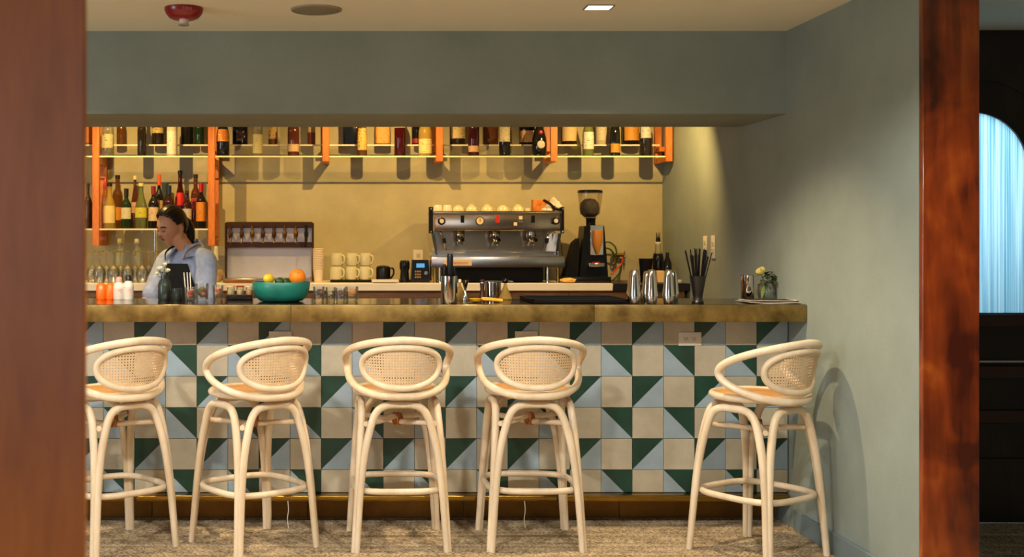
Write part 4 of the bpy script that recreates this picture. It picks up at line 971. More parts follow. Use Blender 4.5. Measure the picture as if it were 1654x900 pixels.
for px, w, cap, yt, lab in ((192, 18, (226, 150, 140), 447, 'white squeeze bottle with pink cap and red print'), (207.5, 17, BK, 444, 'white squeeze bottle with black cap and red print')):
    Y = 6.0; t = thing('squeeze_bottle', lab, 'bottle', on(px, Y), 0, 'white squeeze bottles on the bar'); r = R2(w, Y); h = Hh(yt, Y)
    obj('bottle_body', lathe(B(), [(r*.95, 0), (r, .004), (r, h*.55), (r*.86, h*.66), (r*.5, h*.76)], seg=22), M['white'], t)
    obj('print', lathe(B(), [(r*1.01, h*.12), (r*1.01, h*.5)], seg=18, a0=-PI/2-1.1, a1=-PI/2+1.1), labelmat((228, 220, 208), (206, 120, 120)), t)
    obj('cap', lathe(B(), [(r*.56, h*.76), (r*.56, h*.9), (r*.4, h*.97), (r*.12, h)], seg=16), colmat(cap), t)
# flower vase left
def leaf_mesh(b, base, d, l, w, up=0.4):
    base = Vector(base); d = Vector(d).normalized(); side = d.cross(Vector((0, 0, 1)));
    if side.length < 0.1: side = Vector((1, 0, 0))
    side.normalize(); n = 6; rows = []
    for i in range(n+1):
        t = i/n; wd = w*math.sin(PI*min(1, t*0.95+0.03))
        c = base+d*l*t+Vector((0, 0, -up*l*t*t))
        rows.append([b.verts.new(c-side*wd), b.verts.new(c+Vector((0, 0, -wd*0.25))), b.verts.new(c+side*wd)])
    for p, q in zip(rows, rows[1:]):
        b.faces.new((p[0], p[1], q[1], q[0])); b.faces.new((p[1], p[2], q[2], q[1]))
def rose(parent, c, r, m, tilt=(0, 0)):
    b = B(); rot = Matrix.Rotation(tilt[0], 3, 'X') @ Matrix.Rotation(tilt[1], 3, 'Y')
    for k in range(9):
        a = k*2.4; rr = r*(0.35+0.65*k/8); h = r*(1.25-0.35*k/8)
        grid = []
        for i in range(5):
            u = i/4-0.5; row = []
            for j in range(4):
                v = j/3; ang = a+u*1.9; rad = rr*(0.45+0.6*v**0.7)
                row.append(b.verts.new(Vector(c)+rot @ Vector((rad*math.cos(ang), rad*math.sin(ang), h*(v-0.35)*(1-0.5*u*u)))))
            grid.append(row)
        for i in range(4):
            for j in range(3): b.faces.new((grid[i][j], grid[i+1][j], grid[i+1][j+1], grid[i][j+1]))
    return obj('blossom', b, m, parent, angle=80)
M['rose'] = mat('cream_petals', srgb(232, 228, 196), 0.6, var=0.06, scale=30)
M['rosey'] = mat('yellow_petals', srgb(226, 214, 130), 0.6, var=0.1, scale=30)
M['leaf'] = mat('dark_leaf', srgb(44, 66, 28), 0.5, var=0.3, scale=20)
M['stem'] = mat('green_stem', srgb(62, 84, 36), 0.5)
v = thing('flower_vase', 'small dark glass vase of cream roses in front of the bartender', 'vase', on(265.5, 5.98)); r = R2(21, 5.98); h = Hh(445, 5.98)
obj('vase_body', lathe(B(), [(r*.9, 0), (r, .006), (r, h*.62), (r*.8, h*.78), (r*.55, h*.86), (r*.55, h)], seg=22, capt=False), M['darkglass'], v)
for dx, dz, rr in ((-0.022, 0.030, .017), (0.016, 0.022, .015), (0.002, 0.052, .013), (-0.032, 0.008, .012)):
    b = B(); tube(b, spline([(0, 0, 0.02), (dx*.3, -.004, h*.8), (dx, -0.012, h+dz-.01)], 4), 0.0016, 6); obj('stem', b, M['stem'], v)
    rose(v, (dx, -0.014, h+dz), rr, M['rose'], (0.5, dx*10))
b = B()
for k in range(9): leaf_mesh(b, (random.uniform(-.01, .01), -.005, h+random.uniform(0, .03)), (math.cos(k*2.4), math.sin(k*2.4)-.3, .5), .035, .009)
obj('leaves', b, M['leaf'], v)
# tumblers and garnish glasses
t, r, h = glassthing('tumbler', 'dark smoky tumbler right of the flower vase', 'glass', 286, 5.92, 17, 466, 0.95, 'darkglass')
def garnish(t, r, h, cols, n, seed, size=1.0):
    rnd = random.Random(seed)
    for k, c in enumerate(cols):
        b = B()
        for _ in range(n):
            a, q = rnd.uniform(0, 6.28), rnd.uniform(0, r*.55); s_ = rnd.uniform(.25, .4)*r*size
            ball(b, (q*math.cos(a), q*math.sin(a), .012+s_+rnd.uniform(0, max(.001, h*.75-s_*2))), s_, s_*.8, s_*.7, 8, 6)
        obj('garnish', b, colmat(c), t)
for px, Y, w, yt, cols, lab in ((307, 5.80, 18, 464, ((200, 50, 24), (214, 110, 50)), 'glass of red and orange fruit pieces below the bartender'),
        (326, 5.86, 23, 458, ((206, 150, 60), (176, 44, 30), (90, 100, 40)), 'wider garnish glass with orange slices and a red berry'),
        (352, 6.0, 18, 461, ((214, 180, 110), (196, 80, 50)), 'small garnish glass left of the black condiment tray'),
        (515, 5.78, 19, 463, ((170, 90, 40), (70, 34, 24)), 'garnish glass with brown dried fruit next to the bowl'),
        (534, 5.80, 17, 464, ((60, 26, 30), (206, 170, 110)), 'garnish glass with dark dried berries'),
        (550, 5.76, 17, 465, ((40, 18, 22), (120, 60, 40)), 'garnish glass with nearly black berries left of the orange peel'),
        (568, 5.86, 22, 463, ((226, 140, 30), (232, 160, 50)), 'garnish glass full of bright orange peel')):
    t, r, h = glassthing('garnish_glass', lab, 'glass', px, Y, w, yt, 0.9, grp='garnish glasses on the bar')
    garnish(t, r, h, cols, 10, px, 1.15)
for i, dx in enumerate((0, .012, .02)):
    b = B(); tube(b, [(0, 0, 0.011), (-.012+dx*.3, .004, .14)], 0.0028, 6)
    tag(obj('paper_straw', b, M['white'], loc=(PX(301+i*4, 5.93), 5.925, TB)), ('left', 'middle', 'right')[i]+' of three white paper straws leaning below the bartender', 'straw', 'white paper straws')
ct_ = thing('condiment_tray', 'black condiment tray left of the teal bowl', 'tray', on(388, 6.0)); 
obj('tray_base', box(B(), -.068, .064, -.04, .04, 0, .022, .003), M['black'], ct_)
for i, px in enumerate((373, 388, 403)):
    Y = 6.0; t = thing('condiment_jar', ('left', 'middle', 'right')[i]+' little jar of pale garnish on the black tray', 'jar', (PX(px, Y), Y, TB+.0225), 0, 'jars on the condiment tray')
    obj('jar_glass', lathe(B(), [(.018, 0), (.020, .003), (.020, .036), (.018, .04)], seg=18, capt=False), M['clear'], t)
    obj('contents', lathe(B(), [(.016, .003), (.018, .006), (.018, .026), (.002, .030)], seg=16), colmat(((214, 190, 130), (226, 200, 150), (220, 170, 110))[i]), t)
    obj('lid', lathe(B(), [(.020, .0405), (.021, .042), (.021, .047), (.002, .048)], seg=16), colmat(((226, 200, 160), (150, 50, 30), (226, 210, 180))[i]), t)
# teal bowl with fruit
Y = 5.83; rb = R2(94, Y); hb = Hh(455, Y)
bw = thing('fruit_bowl', 'large teal glazed bowl of citrus fruit on the bar', 'bowl', on(454, Y))
obj('bowl_shell', lathe(B(), [(rb*.62, 0), (rb*.74, .004), (rb*.90, hb*.28), (rb*.975, hb*.62), (rb, hb*.96), (rb*.985, hb), (rb*.955, hb*.97), (rb*.90, hb*.6), (rb*.78, hb*.3), (rb*.5, .012), (.002, .010)], seg=48, capt=False), M['teal'], bw)
def fruit(px, py, Yf, r, c, lab, name, sx=1.0, dim=True, cat='fruit'):
    t = thing(name, lab, cat, P(px, py, Yf)-Vector((0, 0, r)), 0, None); t.rotation_euler = (0.3, 0, 0.4)
    rt = Matrix.Translation((0, 0, r))
    b = B(); ball(b, (0, 0, r), r*sx, r, r, 24, 16); obj('peel', b, mat('citrus_peel', srgb(*c), 0.4, var=0.06, scale=20, bump=0.25, bscale=260), t)
    b = B(); ball(b, (-r*sx*.2, -r*.55, r*1.78), r*.08, r*.08, r*.05, 8, 6); obj('stem_end', b, M['leaf'], t)
fruit(479, 447, 5.83, .041, (240, 132, 20), 'big bright orange at the right of the teal bowl', 'orange')
fruit(433, 450, 5.78, .0235, (228, 190, 30), 'yellow lemon at the left of the teal bowl', 'lemon', 1.15)
fruit(451, 455, 5.80, .022, (30, 70, 26), 'dark green lime in the middle of the bowl', 'lime', 1.1)
fruit(462, 456.5, 5.88, .024, (44, 80, 30), 'lime against the orange in the bowl', 'lime', 1.1)
fruit(446, 462, 5.88, .026, (190, 150, 30), 'lemon low in the bowl between lemon and lime', 'lemon', 1.1)
fruit(468, 470, 5.80, .027, (52, 88, 30), 'green lime buried deep under the big orange', 'lime', 1.0)
fruit(434, 470, 5.82, .027, (206, 160, 34), 'lemon buried deep under the yellow lemon', 'lemon', 1.0)
# bar tools in a steel canister
Y = 5.60; t = thing('tool_canister', 'ribbed steel canister right of centre holding black handled bar tools', 'canister', on(725.5, Y)); r = R2(27, Y); h = Hh(446, Y)
b = B(); lathe(b, [(r*.93, 0), (r*.97, .006), (r, h), (r*.95, h), (r*.9, .01), (.002, .009)], seg=32, capt=False); obj('canister_body', b, M['chrome'], t)
for dx, dy_, y1, rr, lab in ((0.004, -.004, 413, .0145, 'thick black tool handle standing in the steel canister, tallest'), (-.022, 0, 430, .009, 'left black tool handle standing in the steel canister'), (.024, .004, 434, .008, 'right black tool handle standing in the steel canister')):
    zt = Hh(y1, Y)
    tt = thing('bar_tool', lab, 'tool', (PX(725.5, Y)+dx, Y+dy_, TB+.0105), 0, 'bar tools in the canister')
    b = B(); tube(b, [(0, 0, 0), (0, 0, h-.02)], .003, 8); obj('shaft', b, M['steel'], tt)
    b = B(); lathe(b, [(rr*.7, h-.02), (rr, h), (rr, zt-.012), (rr*.8, zt-.002), (.001, zt)], 0, 0, 0, 14); obj('handle', b, M['black'], tt)
Y = 5.95; t = thing('bitters_bottle', 'small amber bitters bottle beside the tool canister', 'bottle', on(742.5, Y)); r = R2(11, Y); h = Hh(451, Y)
obj('glass_body', lathe(B(), [(r*.9, 0), (r, .004), (r, h*.5), (r*.4, h*.68), (r*.36, h*.85)], seg=16), gmat('gold'), t); obj('cap', lathe(B(), [(r*.44, h*.85), (r*.44, h*.98), (r*.2, h)], seg=12), colmat(CR), t)
Y = 5.88; h = Hh(453, Y); t = tag(obj('jigger', lathe(B(), [(.016, 0), (.0165, .004), (.011, h*.30), (.005, h*.48), (.005, h*.52), (.011, h*.75), (.0175, h), (.0165, h), (.004, h*.54)], seg=22, capt=False), M['chrome'], loc=on(751.5, Y)), 'silver double jigger right of the tool canister', 'jigger')
Y = 6.02; h = Hh(451, Y)
t = thing('muddler', 'dark wooden muddler standing on a round foot', 'tool', on(779, Y)); obj('wooden_body', lathe(B(), [(.03, 0), (.03, .006), (.016, .014), (.010, h*.5), (.013, h*.8), (.012, h*.96), (.003, h)], seg=18), M['brownm'], t)
obj('collar', lathe(B(), [(.0135, h*.78), (.014, h*.8), (.0135, h*.83)], seg=16), M['steel'], t)
Y = 6.06; t = thing('strainer', 'flat round steel strainer on a low steel tin', 'strainer', on(796, Y)); h = Hh(457, Y)
obj('low_tin', lathe(B(), [(.034, 0), (.040, .004), (.042, h), (.039, h), (.036, .006), (.002, .006)], seg=26, capt=False), M['chrome'], t)
b = B(); lathe(b, [(.002, h+.004), (.040, h+.004), (.046, h+.001), (.046, h+.006), (.038, h+.010), (.002, h+.010)], seg=28); tube(b, spline([(0.04, -.01, h+.006), (.07, -.02, h+.009), (.10, -.028, h+.006)], 3), .004, 8); obj('strainer_disc', b, M['steel'], t)
Y = 6.0; t = thing('decanter', 'small amber cone shaped decanter with a black ball stopper', 'decanter', on(816, Y)); h = Hh(462, Y)
obj('cone_body', lathe(B(), [(.034, 0), (.036, .004), (.008, h), (.007, h+.01)], seg=24), gmat('gold'), t)
b = B(); ball(b, (0, 0, h+.026), .015, seg=14, rings=10); obj('stopper', b, M['black'], t)
Y = 5.72
t = thing('citrus_squeezer', 'yellow metal citrus squeezer lying on the bar beside the jigger', 'squeezer', on(768, Y))
b = B(); lathe(b, [(.008, 0), (.026, .006), (.033, .018), (.030, .018), (.022, .01), (.002, .006)], seg=22, capt=False); obj('cup', b, colmat((226, 170, 40)), t)
b = B(); tube(b, spline([(.03, 0, .014), (.07, -.01, .012), (.13, -.02, .008)], 4), .006, 8); tube(b, spline([(.03, 0.01, .020), (.07, 0.01, .018), (.13, -.005, .012)], 4), .005, 8); obj('handle', b, colmat((214, 156, 40)), t)
# bar mat
t = thing('bar_mat', 'long black rubber bar mat left of the shaker tins', 'mat', on(937, 5.86))
x0_, x1_ = PX(860, 5.66)-PX(937, 5.86), PX(1016, 5.66)-PX(937, 5.86)
obj('mat_base', box(B(), x0_, x1_, -.20, .20, 0, .010, .003), M['blackm'], t)
b = B()
for s_ in ((x0_, x0_+.012, -.2, .2), (x1_-.012, x1_, -.2, .2), (x0_, x1_, -.2, -.188), (x0_, x1_, .188, .2)): box(b, *s_, .010, .018, .001)
obj('raised_rim', b, M['blackm'], t)
b = B()
for i in range(26):
    for j in range(16):
        x = x0_+.025+(x1_-x0_-.05)*i/25; y = -.175+.35*j/15; lathe(b, [(.004, .010), (.0032, .015)], x, y, 0, 6, capb=False)
o_ = obj('rubber_nubs', b, M['blackm'], t); o_['kind'] = 'stuff'
# shaker tins
labs = ['left front upturned shaker tin', 'middle front upturned shaker tin', 'right front upturned shaker tin', 'shaker tin behind the left front one', 'shaker tin behind the middle front one', 'shaker tin behind the right front one']
for i, (px, Y) in enumerate(((1025, 5.60), (1052.5, 5.60), (1080, 5.60), (1022, 5.80), (1046, 5.82), (1087, 5.80))):
    h = .162 if i < 3 else .150; t = thing('shaker_tin', labs[i]+' on the bar', 'shaker', on(px, Y), 0, 'shaker tins')
    obj('small_tin', lathe(B(), [(.0225, 0), (.024, .003), (.026, .036), (.025, .040)], seg=26), M['steel'], t)
    obj('tin_body', lathe(B(), [(.0275, .036), (.0295, .037), (.0295, .042), (.026, .075), (.0215, .125), (.0185, h-.006), (.016, h), (.002, h)], seg=32), M['chrome'], t)
# straws
Y = 5.66; t = thing('straw_holder', 'dark pewter footed cup full of black straws', 'holder', on(1127, Y)); h = Hh(446, Y)
r1 = R2(27, Y)
obj('holder_cup', lathe(B(), [(.028, 0), (.029, .006), (.024, .014), (.0215, .022), (.024, .04), (r1, h), (r1*.95, h), (.02, .04), (.002, .03)], seg=24, capt=False), mat('pewter', srgb(60, 58, 56), 0.3, 0.8), t)
rnd = random.Random(4)
sb = B(); tube(sb, [(0, 0, 0), (0, 0, .225)], .0026, 7); smesh = None
for k in range(34):
    a = k*2.39996; q = math.sqrt((k+.5)/34)
    if smesh is None: o = obj('drinking_straw', sb, M['blackm']); smesh = o.data
    else: o = bpy.data.objects.new('drinking_straw', smesh); COL.objects.link(o)
    bx, by = .0165*q*math.cos(a), .0165*q*math.sin(a)
    kx = 1.28 if k % 3 else 1.0
    dv = Vector((r1*.86*q*math.cos(a)*kx-bx, r1*.86*q*math.sin(a)-by, h-.035)).normalized()
    o.location = (PX(1127, Y)+bx, Y+by, TB+.036); o.rotation_euler = dv.to_track_quat('Z', 'Y').to_euler(); o.scale = (1, 1, rnd.uniform(.82, 1.03))
    tag(o, 'thin black drinking straw standing in the dark footed cup', 'straw', 'black straws in the holder')
# right end: steel cup, vase, menus
Y = 5.9; r = R2(20, Y); h = Hh(444.5, Y)
tag(obj('steel_cup', lathe(B(), [(r*.94, 0), (r, .003), (r, h), (r*.95, h), (r*.95, .006), (.002, .006)], seg=28, capt=False), M['chrome'], loc=on(1207.5, Y)), 'straight polished steel cup near the right end of the bar', 'cup')
Y = 5.93; v = thing('flower_vase', 'clear glass vase with a yellow rose and dark leaves at the bar right end', 'vase', on(1238, Y)); h = Hh(452, Y); r = R2(29, Y)
obj('vase_body', lathe(B(), [(r*.6, 0), (r*.85, .006), (r, h*.35), (r*.95, h*.6), (r*.62, h*.9), (r*.66, h), (r*.6, h), (r*.55, h*.9), (r*.9, h*.55), (r*.8, .012), (.002, .008)], seg=26, capt=False), M['clear'], v)
obj('water', lathe(B(), [(r*.7, .010), (r*.88, h*.35), (r*.86, h*.5), (.002, h*.5)], seg=22), glassmat('vase_water', (.6, .68, .55), .15), v)
rose(v, (-.030, -.01, h+.036), .026, M['rosey'], (.5, -.7))
b = B()
for e in ((-.028, -.01, h+.02), (.01, .01, h+.03), (.03, -.005, h+.01)): tube(b, spline([(0, 0, .015), (e[0]*.2, 0, h*.7), e], 4), .0022, 6)
obj('stem', b, M['stem'], v)
b = B(); rl = random.Random(9)
for k in range(46):
    a = rl.uniform(0, 6.28); leaf_mesh(b, (rl.uniform(-.012, .032), rl.uniform(-.02, .01), rl.uniform(h*.45, h+.045)), (math.cos(a)+.2, math.sin(a)-.3, rl.uniform(-.5, .7)), rl.uniform(.03, .05), rl.uniform(.007, .012), rl.uniform(0, .8))
obj('leaves', b, M['leaf'], v)
b = B(); leaf_mesh(b, (-.022, -.03, h*.78), (-.25, -.2, -1), .075, .010, 0); leaf_mesh(b, (-.034, -.02, h*.6), (.1, -.2, -1), .06, .009, 0); obj('drooping_leaf', b, mat('light_leaf', srgb(96, 116, 50), .5), v)
menu_m = M['white']
for k, (dx, dy_, rz, z, w_, d_, lab) in enumerate(((0, 0, .02, 0, .28, .20, 'lower white paper menu at the right end of the bar'), (-.01, .02, -.05, .0095, .24, .17, 'upper menu sheet with dark printed face at the right end of the bar'))):
    t = thing('paper_menu', lab, 'menu', (PX(1246, 5.70)+dx, 5.70+dy_, TB+z), rz, 'paper menus')
    b = B(); bmesh.ops.create_grid(b, x_segments=20, y_segments=6, size=.5)
    for q in b.verts:
        u = q.co.x; q.co = Vector((q.co.x*w_, q.co.y*d_, .002+.0025*(1+math.sin(u*9+k*2))*abs(u)*2))
    ext = bmesh.ops.extrude_face_region(b, geom=b.faces[:])
    for q in ext['geom']:
        if isinstance(q, bmesh.types.BMVert): q.co.z -= .0015
    obj('sheet', b, menu_m, t, angle=80)
    if k == 1:
        b = B(); bmesh.ops.create_grid(b, x_segments=20, y_segments=4, size=.5)
        for q in b.verts:
            u = q.co.x; q.co = Vector((q.co.x*w_*.86, q.co.y*d_*.8, .0032+.0025*(1+math.sin(u*.86*9+k*2))*abs(u*.86)*2))
        obj('dark_print', b, mat('dark_print_ink', srgb(44, 38, 40), 0.7, var=.4, scale=60), t, angle=80)

# ------------------------------------------------------------------ back counter, left: glassware
def wine_profile(s): return [(0.030*s, 0), (0.0315*s, .001), (0.036*s, .03*s), (0.040*s, .060*s), (0.034*s, .088*s), (0.012*s, .105*s), (0.004*s, .115*s), (0.0035*s, .180*s), (.006*s, .190*s), (0.034*s, .198*s), (0.034*s, .200*s), (.002, .2005*s)]
wg = None; k = 0
for row, (Y, xs_) in enumerate(((7.46, (160, 183, 206, 229, 250)), (7.55, (149, 172, 195, 218, 240)), (7.64, (161, 184, 207, 230, 250)))):
    for i, px in enumerate(xs_):
        lab = f'upturned wine glass, number {("one","two","three","four","five")[i]} from the left in the {("front","middle","rear")[row]} row behind the orange bottles'
        if wg is None:
            wg = thing('wine_glass', lab, 'glass', at(px, Y), 0, 'upturned wine glasses on the back counter')
            obj('glass_body', lathe(B(), wine_profile(1), seg=20, capb=False), M['stemware'], wg); obj('rim', lathe(B(), [(.030, .0), (.0312, .0015), (.030, .002)], seg=20, capb=False, capt=False), M['glassedge'], wg)
        else: dup(wg, at(px+random.uniform(-.6, .6), Y), 0, lab)
for px, c, lab in ((193, (190, 184, 110), 'pale bottle with yellowish stopper behind the wine glasses'), (221, (206, 196, 160), 'pale bottle with cream stopper behind the wine glasses')):
    bottle(px, 0, 18, PZ(386, 7.8)-ZT, 7.8, ZT, 'straight', 'clear', None, c, lab, group='bottles behind the wine glasses', capf=(.88, 1.0))
dc = thing('decanter', 'round bellied decanter with pale neck right of the bartender', 'decanter', at(349, 7.6)); h = PZ(398, 7.6)-ZT
obj('glass_body', lathe(B(), [(.03, 0), (.046, .02), (.050, .05), (.042, .085), (.018, .11), (.014, .13), (.013, h*.62)], seg=24), M['clear'], dc)
obj('contents', lathe(B(), [(.028, .004), (.044, .02), (.047, .05), (.040, .08), (.002, .085)], seg=22), mat('pale_contents', srgb(196, 160, 100), 0.5, var=.3, scale=60), dc)
obj('neck_sleeve', lathe(B(), [(.015, h*.60), (.016, h*.62), (.013, h*.98), (.009, h)], seg=16), M['cup'], dc)
tag(obj('cutting_board', box(B(), -.095, .095, -.05, .05, 0, .022, .003), M['cabinet'], loc=at(388, 7.42)), 'small wooden cutting board in front of the tap wall', 'board')
tag(obj('steel_rod', tube(B(), [(0, 0, 0), (0, 0, zL-.0095-ZT-.001)], .006, 10), M['steel'], loc=(PX(250, 7.73), 7.73, ZT+.0005)), 'slim steel support rod between the slab and the bottle shelf', 'rod')
# right: black cup, pourer bottle, box
tag(obj('black_cup', lathe(B(), [(.032, 0), (.033, .004), (.044, PZ(418, 7.6)-ZT), (.041, PZ(418, 7.6)-ZT), (.03, .006), (.002, .006)], seg=24, capt=False), M['blackm'], loc=at(1043, 7.6)), 'black cup behind the shaker tins', 'cup')
t = thing('pourer_bottle', 'clear topped bottle with dark body and black pourers behind the shakers', 'bottle', at(1063, 7.7)); h = PZ(410, 7.7)-ZT
obj('dark_body', lathe(B(), [(.034, 0), (.036, .006), (.036, h*.8), (.030, h)], seg=20), gmat('black'), t)
h2 = PZ(395, 7.7)-ZT
obj('clear_neck', lathe(B(), [(.026, h), (.020, h+.02), (.019, h2)], seg=18), M['clear'], t)
obj('white_collar', lathe(B(), [(.021, h2), (.0225, h2+.002), (.0225, h2+.013), (.019, h2+.015)], seg=18), M['white'], t)
b = B(); lathe(b, [(.016, h2+.015), (.014, h2+.04), (.004, h2+.045)], seg=14)
for dx in (-.012, 0, .012): tube(b, [(dx*.6, 0, h2+.03), (dx, 0, h2+.078)], [.004, .002], 6)
obj('pourers', b, M['black'], t)
tag(obj('dark_bottle', lathe(B(), [(.026, 0), (.027, .005), (.027, .12), (.012, .16), (.011, .19), (.002, .191)], seg=18), gmat('black'), loc=at(1078, 7.62)), 'short dark bottle hidden behind the right shaker tin', 'bottle')
tag(obj('cream_carton', box(B(), -.022, .022, -.02, .02, 0, .075, .002), colmat((226, 190, 130)), loc=at(1066, 7.5)), 'narrow cream carton between two shaker tins', 'carton')
tag(obj('white_pot', lathe(B(), [(.014, 0), (.016, .003), (.016, .018), (.002, .02)], seg=14), M['white'], loc=at(1098, 7.42)), 'tiny white pot on the black slab right of the shakers', 'pot')

# ------------------------------------------------------------------ bartender
HY = 6.85
HC = P(277, 367, HY)
BO = Vector((-0.90, 6.95, 0))                  # where the person stands
def hd(d):                                     # direction on the unit sphere -> point of the head, face towards -Y
    d = Vector(d).normalized(); x, y, z = d
    p = Vector((x*0.074, y*(0.092 if y < 0 else 0.098), z*0.116))
    if z < 0:
        k = (-z)**1.4; p.x *= 1-0.34*k; p.y *= (1-0.10*k) if y < 0 else (1-0.42*k)
    if z < -0.2 and y > 0.1: p.y *= 1-0.25*min(1, (-0.2-z)*1.5)
    if y < 0:
        f = -y
        ga = lambda cx, cz, sx, sz: math.exp(-((x-cx)/sx)**2-((z-cz)/sz)**2)
        q = 0
        q += 0.010*ga(0, 0.06, 0.10, 0.16)+0.020*ga(0, -0.13, 0.12, 0.11)+0.006*(ga(0.10, -0.17, 0.07, 0.06)+ga(-0.10, -0.17, 0.07, 0.06))
        q += 0.004*ga(0, 0.26, 0.5, 0.12)-0.011*(ga(0.33, 0.08, 0.16, 0.12)+ga(-0.33, 0.08, 0.16, 0.12))+0.005*(ga(0.33, 0.06, 0.10, 0.06)+ga(-0.33, 0.06, 0.10, 0.06))
        q += 0.004*(ga(0.45, -0.15, 0.16, 0.16)+ga(-0.45, -0.15, 0.16, 0.16))
        q += 0.006*ga(0, -0.40, 0.20, 0.045)+0.0065*ga(0, -0.49, 0.17, 0.045)-0.003*ga(0, -0.445, 0.2, 0.02)-0.003*ga(0, -0.60, 0.2, 0.06)+0.008*ga(0, -0.80, 0.22, 0.14)
        p.y -= q*min(1, f*1.6)
    return p
yaw, pitch, roll = math.radians(-43), math.radians(20), math.radians(5)
HR = Matrix.Rotation(yaw, 4, 'Z') @ Matrix.Rotation(pitch, 4, 'X') @ Matrix.Rotation(roll, 4, 'Y')
HM = Matrix.Translation(HC-BO) @ HR
SC = 0.97
def H(d, off=0.0):
    d = Vector(d).normalized(); return HM @ ((hd(d)+d*off)*SC)
def head_bm():
    b = B(); bmesh.ops.create_uvsphere(b, u_segments=72, v_segments=56, radius=1.0)
    for v in b.verts: v.co = H(v.co)
    for s_ in (1, -1):                         # ears
        c = Vector((s_*0.073, 0.012, -0.006)); rr = Matrix.Rotation(s_*-0.35, 3, 'Z')
        for v in bmesh.ops.create_uvsphere(b, u_segments=14, v_segments=10, radius=1.0)['verts']:
            v.co = HM @ ((c+rr @ Vector((v.co.x*.007, v.co.y*.018, v.co.z*.030)))*SC)
    return b
def limb(b, pts, rads, seg=16):
    # tapered limb through joints, rounded at both ends, one closed skin
    pts = spline(pts, 6); m_ = len(pts); k_ = len(rads)-1; rr = []
    for i in range(m_):
        t = i/(m_-1)*k_; q = min(int(t), k_-1); f = t-q; f = f*f*(3-2*f); rr.append(rads[q]+(rads[q+1]-rads[q])*f)
    d0 = (pts[0]-pts[1]).normalized(); d1 = (pts[-1]-pts[-2]).normalized()
    P0 = [pts[0]+d0*rr[0]*math.sin(a) for a in (1.5, 1.2, .9, .5)]; R0 = [rr[0]*math.cos(a) for a in (1.5, 1.2, .9, .5)]
    P1 = [pts[-1]+d1*rr[-1]*math.sin(a) for a in (.5, .9, 1.2, 1.5)]; R1 = [rr[-1]*math.cos(a) for a in (.5, .9, 1.2, 1.5)]
    tube(b, P0+pts+P1, R0+rr+R1, seg)
def loft(b, rings, seg=28):
    # closed trunk: rings of (centre, half width along the shoulders, half depth)
    rr = []
    for c, hw, hd_ in rings:
        rr.append([b.verts.new(Vector(c)+sx_*(hw*math.cos(2*PI*i/seg))+fx*(hd_*math.sin(2*PI*i/seg))) for i in range(seg)])
    for p, q in zip(rr, rr[1:]):
        for i in range(seg): b.faces.new((p[i], p[(i+1) % seg], q[(i+1) % seg], q[i]))
    b.faces.new(list(reversed(rr[0]))); b.faces.new(rr[-1])
def apply_remesh(me, vox, smooth=2):
    o = bpy.data.objects.new('tmp', me); COL.objects.link(o)
    m_ = o.modifiers.new('r', 'REMESH'); m_.mode = 'VOXEL'; m_.voxel_size = vox; m_.use_smooth_shade = True
    s_ = o.modifiers.new('s', 'SMOOTH'); s_.iterations = smooth; s_.factor = 0.5
    dg = bpy.context.evaluated_depsgraph_get(); dg.update()
    out = bpy.data.meshes.new_from_object(o.evaluated_get(dg)); bpy.data.objects.remove(o)
    return out
def link_mesh(name, me, m, parent):
    me.materials.clear(); me.materials.append(m); me.shade_smooth()
    o = bpy.data.objects.new(name, me); COL.objects.link(o); o.parent = parent; return o
V = lambda x, y, z: (x, y, z)
# joints relative to BO; body faces (-.6, -.8), leaning over the work surface behind the bar
pel = (0.05, 0.02, 0.93); wst = (0.045, -0.01, 1.06); chs = (0.035, -0.05, 1.205); nb = (0.030, -0.075, 1.335)
nk = (0.0, -0.088, 1.37); hdp = (-0.035, -0.10, 1.42)
sl = (0.140, -0.165, 1.272); sr = (-0.105, 0.03, 1.272)
el = (0.155, -0.30, 1.005); wl = (0.03, -0.46, 0.955); er = (-0.215, -0.12, 1.01); wr = (-0.14, -0.36, 0.955)
hl = (0.115, 0.02, 0.90); hr = (-0.02, 0.075, 0.90); kl = (0.13, -0.01, 0.49); kr = (-0.03, 0.06, 0.49); al = (0.13, 0.02, 0.09); ar = (-0.03, 0.09, 0.09)
tl = (0.09, -0.10, 0.035); tr_ = (-0.10, -0.03, 0.035)
fx = Vector((-.6, -.8, 0)); sx_ = Vector((.8, -.6, 0))
L_ = lambda p, q, t: tuple(Vector(p).lerp(Vector(q), t))
bb_ = B()
loft(bb_, [(L_(hl, hr, .5), .10, .08), ((.045, .04, .90), .155, .105), (pel, .158, .108), (wst, .122, .085), (L_(wst, chs, .5), .132, .09), (chs, .145, .098), (L_(chs, nb, .45), .135, .085), (L_(chs, nb, .8), .085, .062), (nb, .050, .050)])
limb(bb_, [L_(nb, chs, .1), nk, hdp], [.050, .046, .048])
for a_, b_, c_ in ((sl, el, wl), (sr, er, wr)): limb(bb_, [L_(nb, a_, .55), a_, L_(a_, b_, .5), b_, L_(b_, c_, .5), c_], [.045, .052, .044, .036, .034, .023])
for a_, b_, c_ in ((hl, kl, al), (hr, kr, ar)): limb(bb_, [a_, L_(a_, b_, .5), b_, L_(b_, c_, .4), c_], [.086, .078, .053, .052, .034])
limb(bb_, [al, tl], [.034, .026]); limb(bb_, [ar, tr_], [.034, .026])
hb_ = head_bm(); tmp = bpy.data.meshes.new('t'); hb_.to_mesh(tmp); hb_.free(); bb_.from_mesh(tmp)
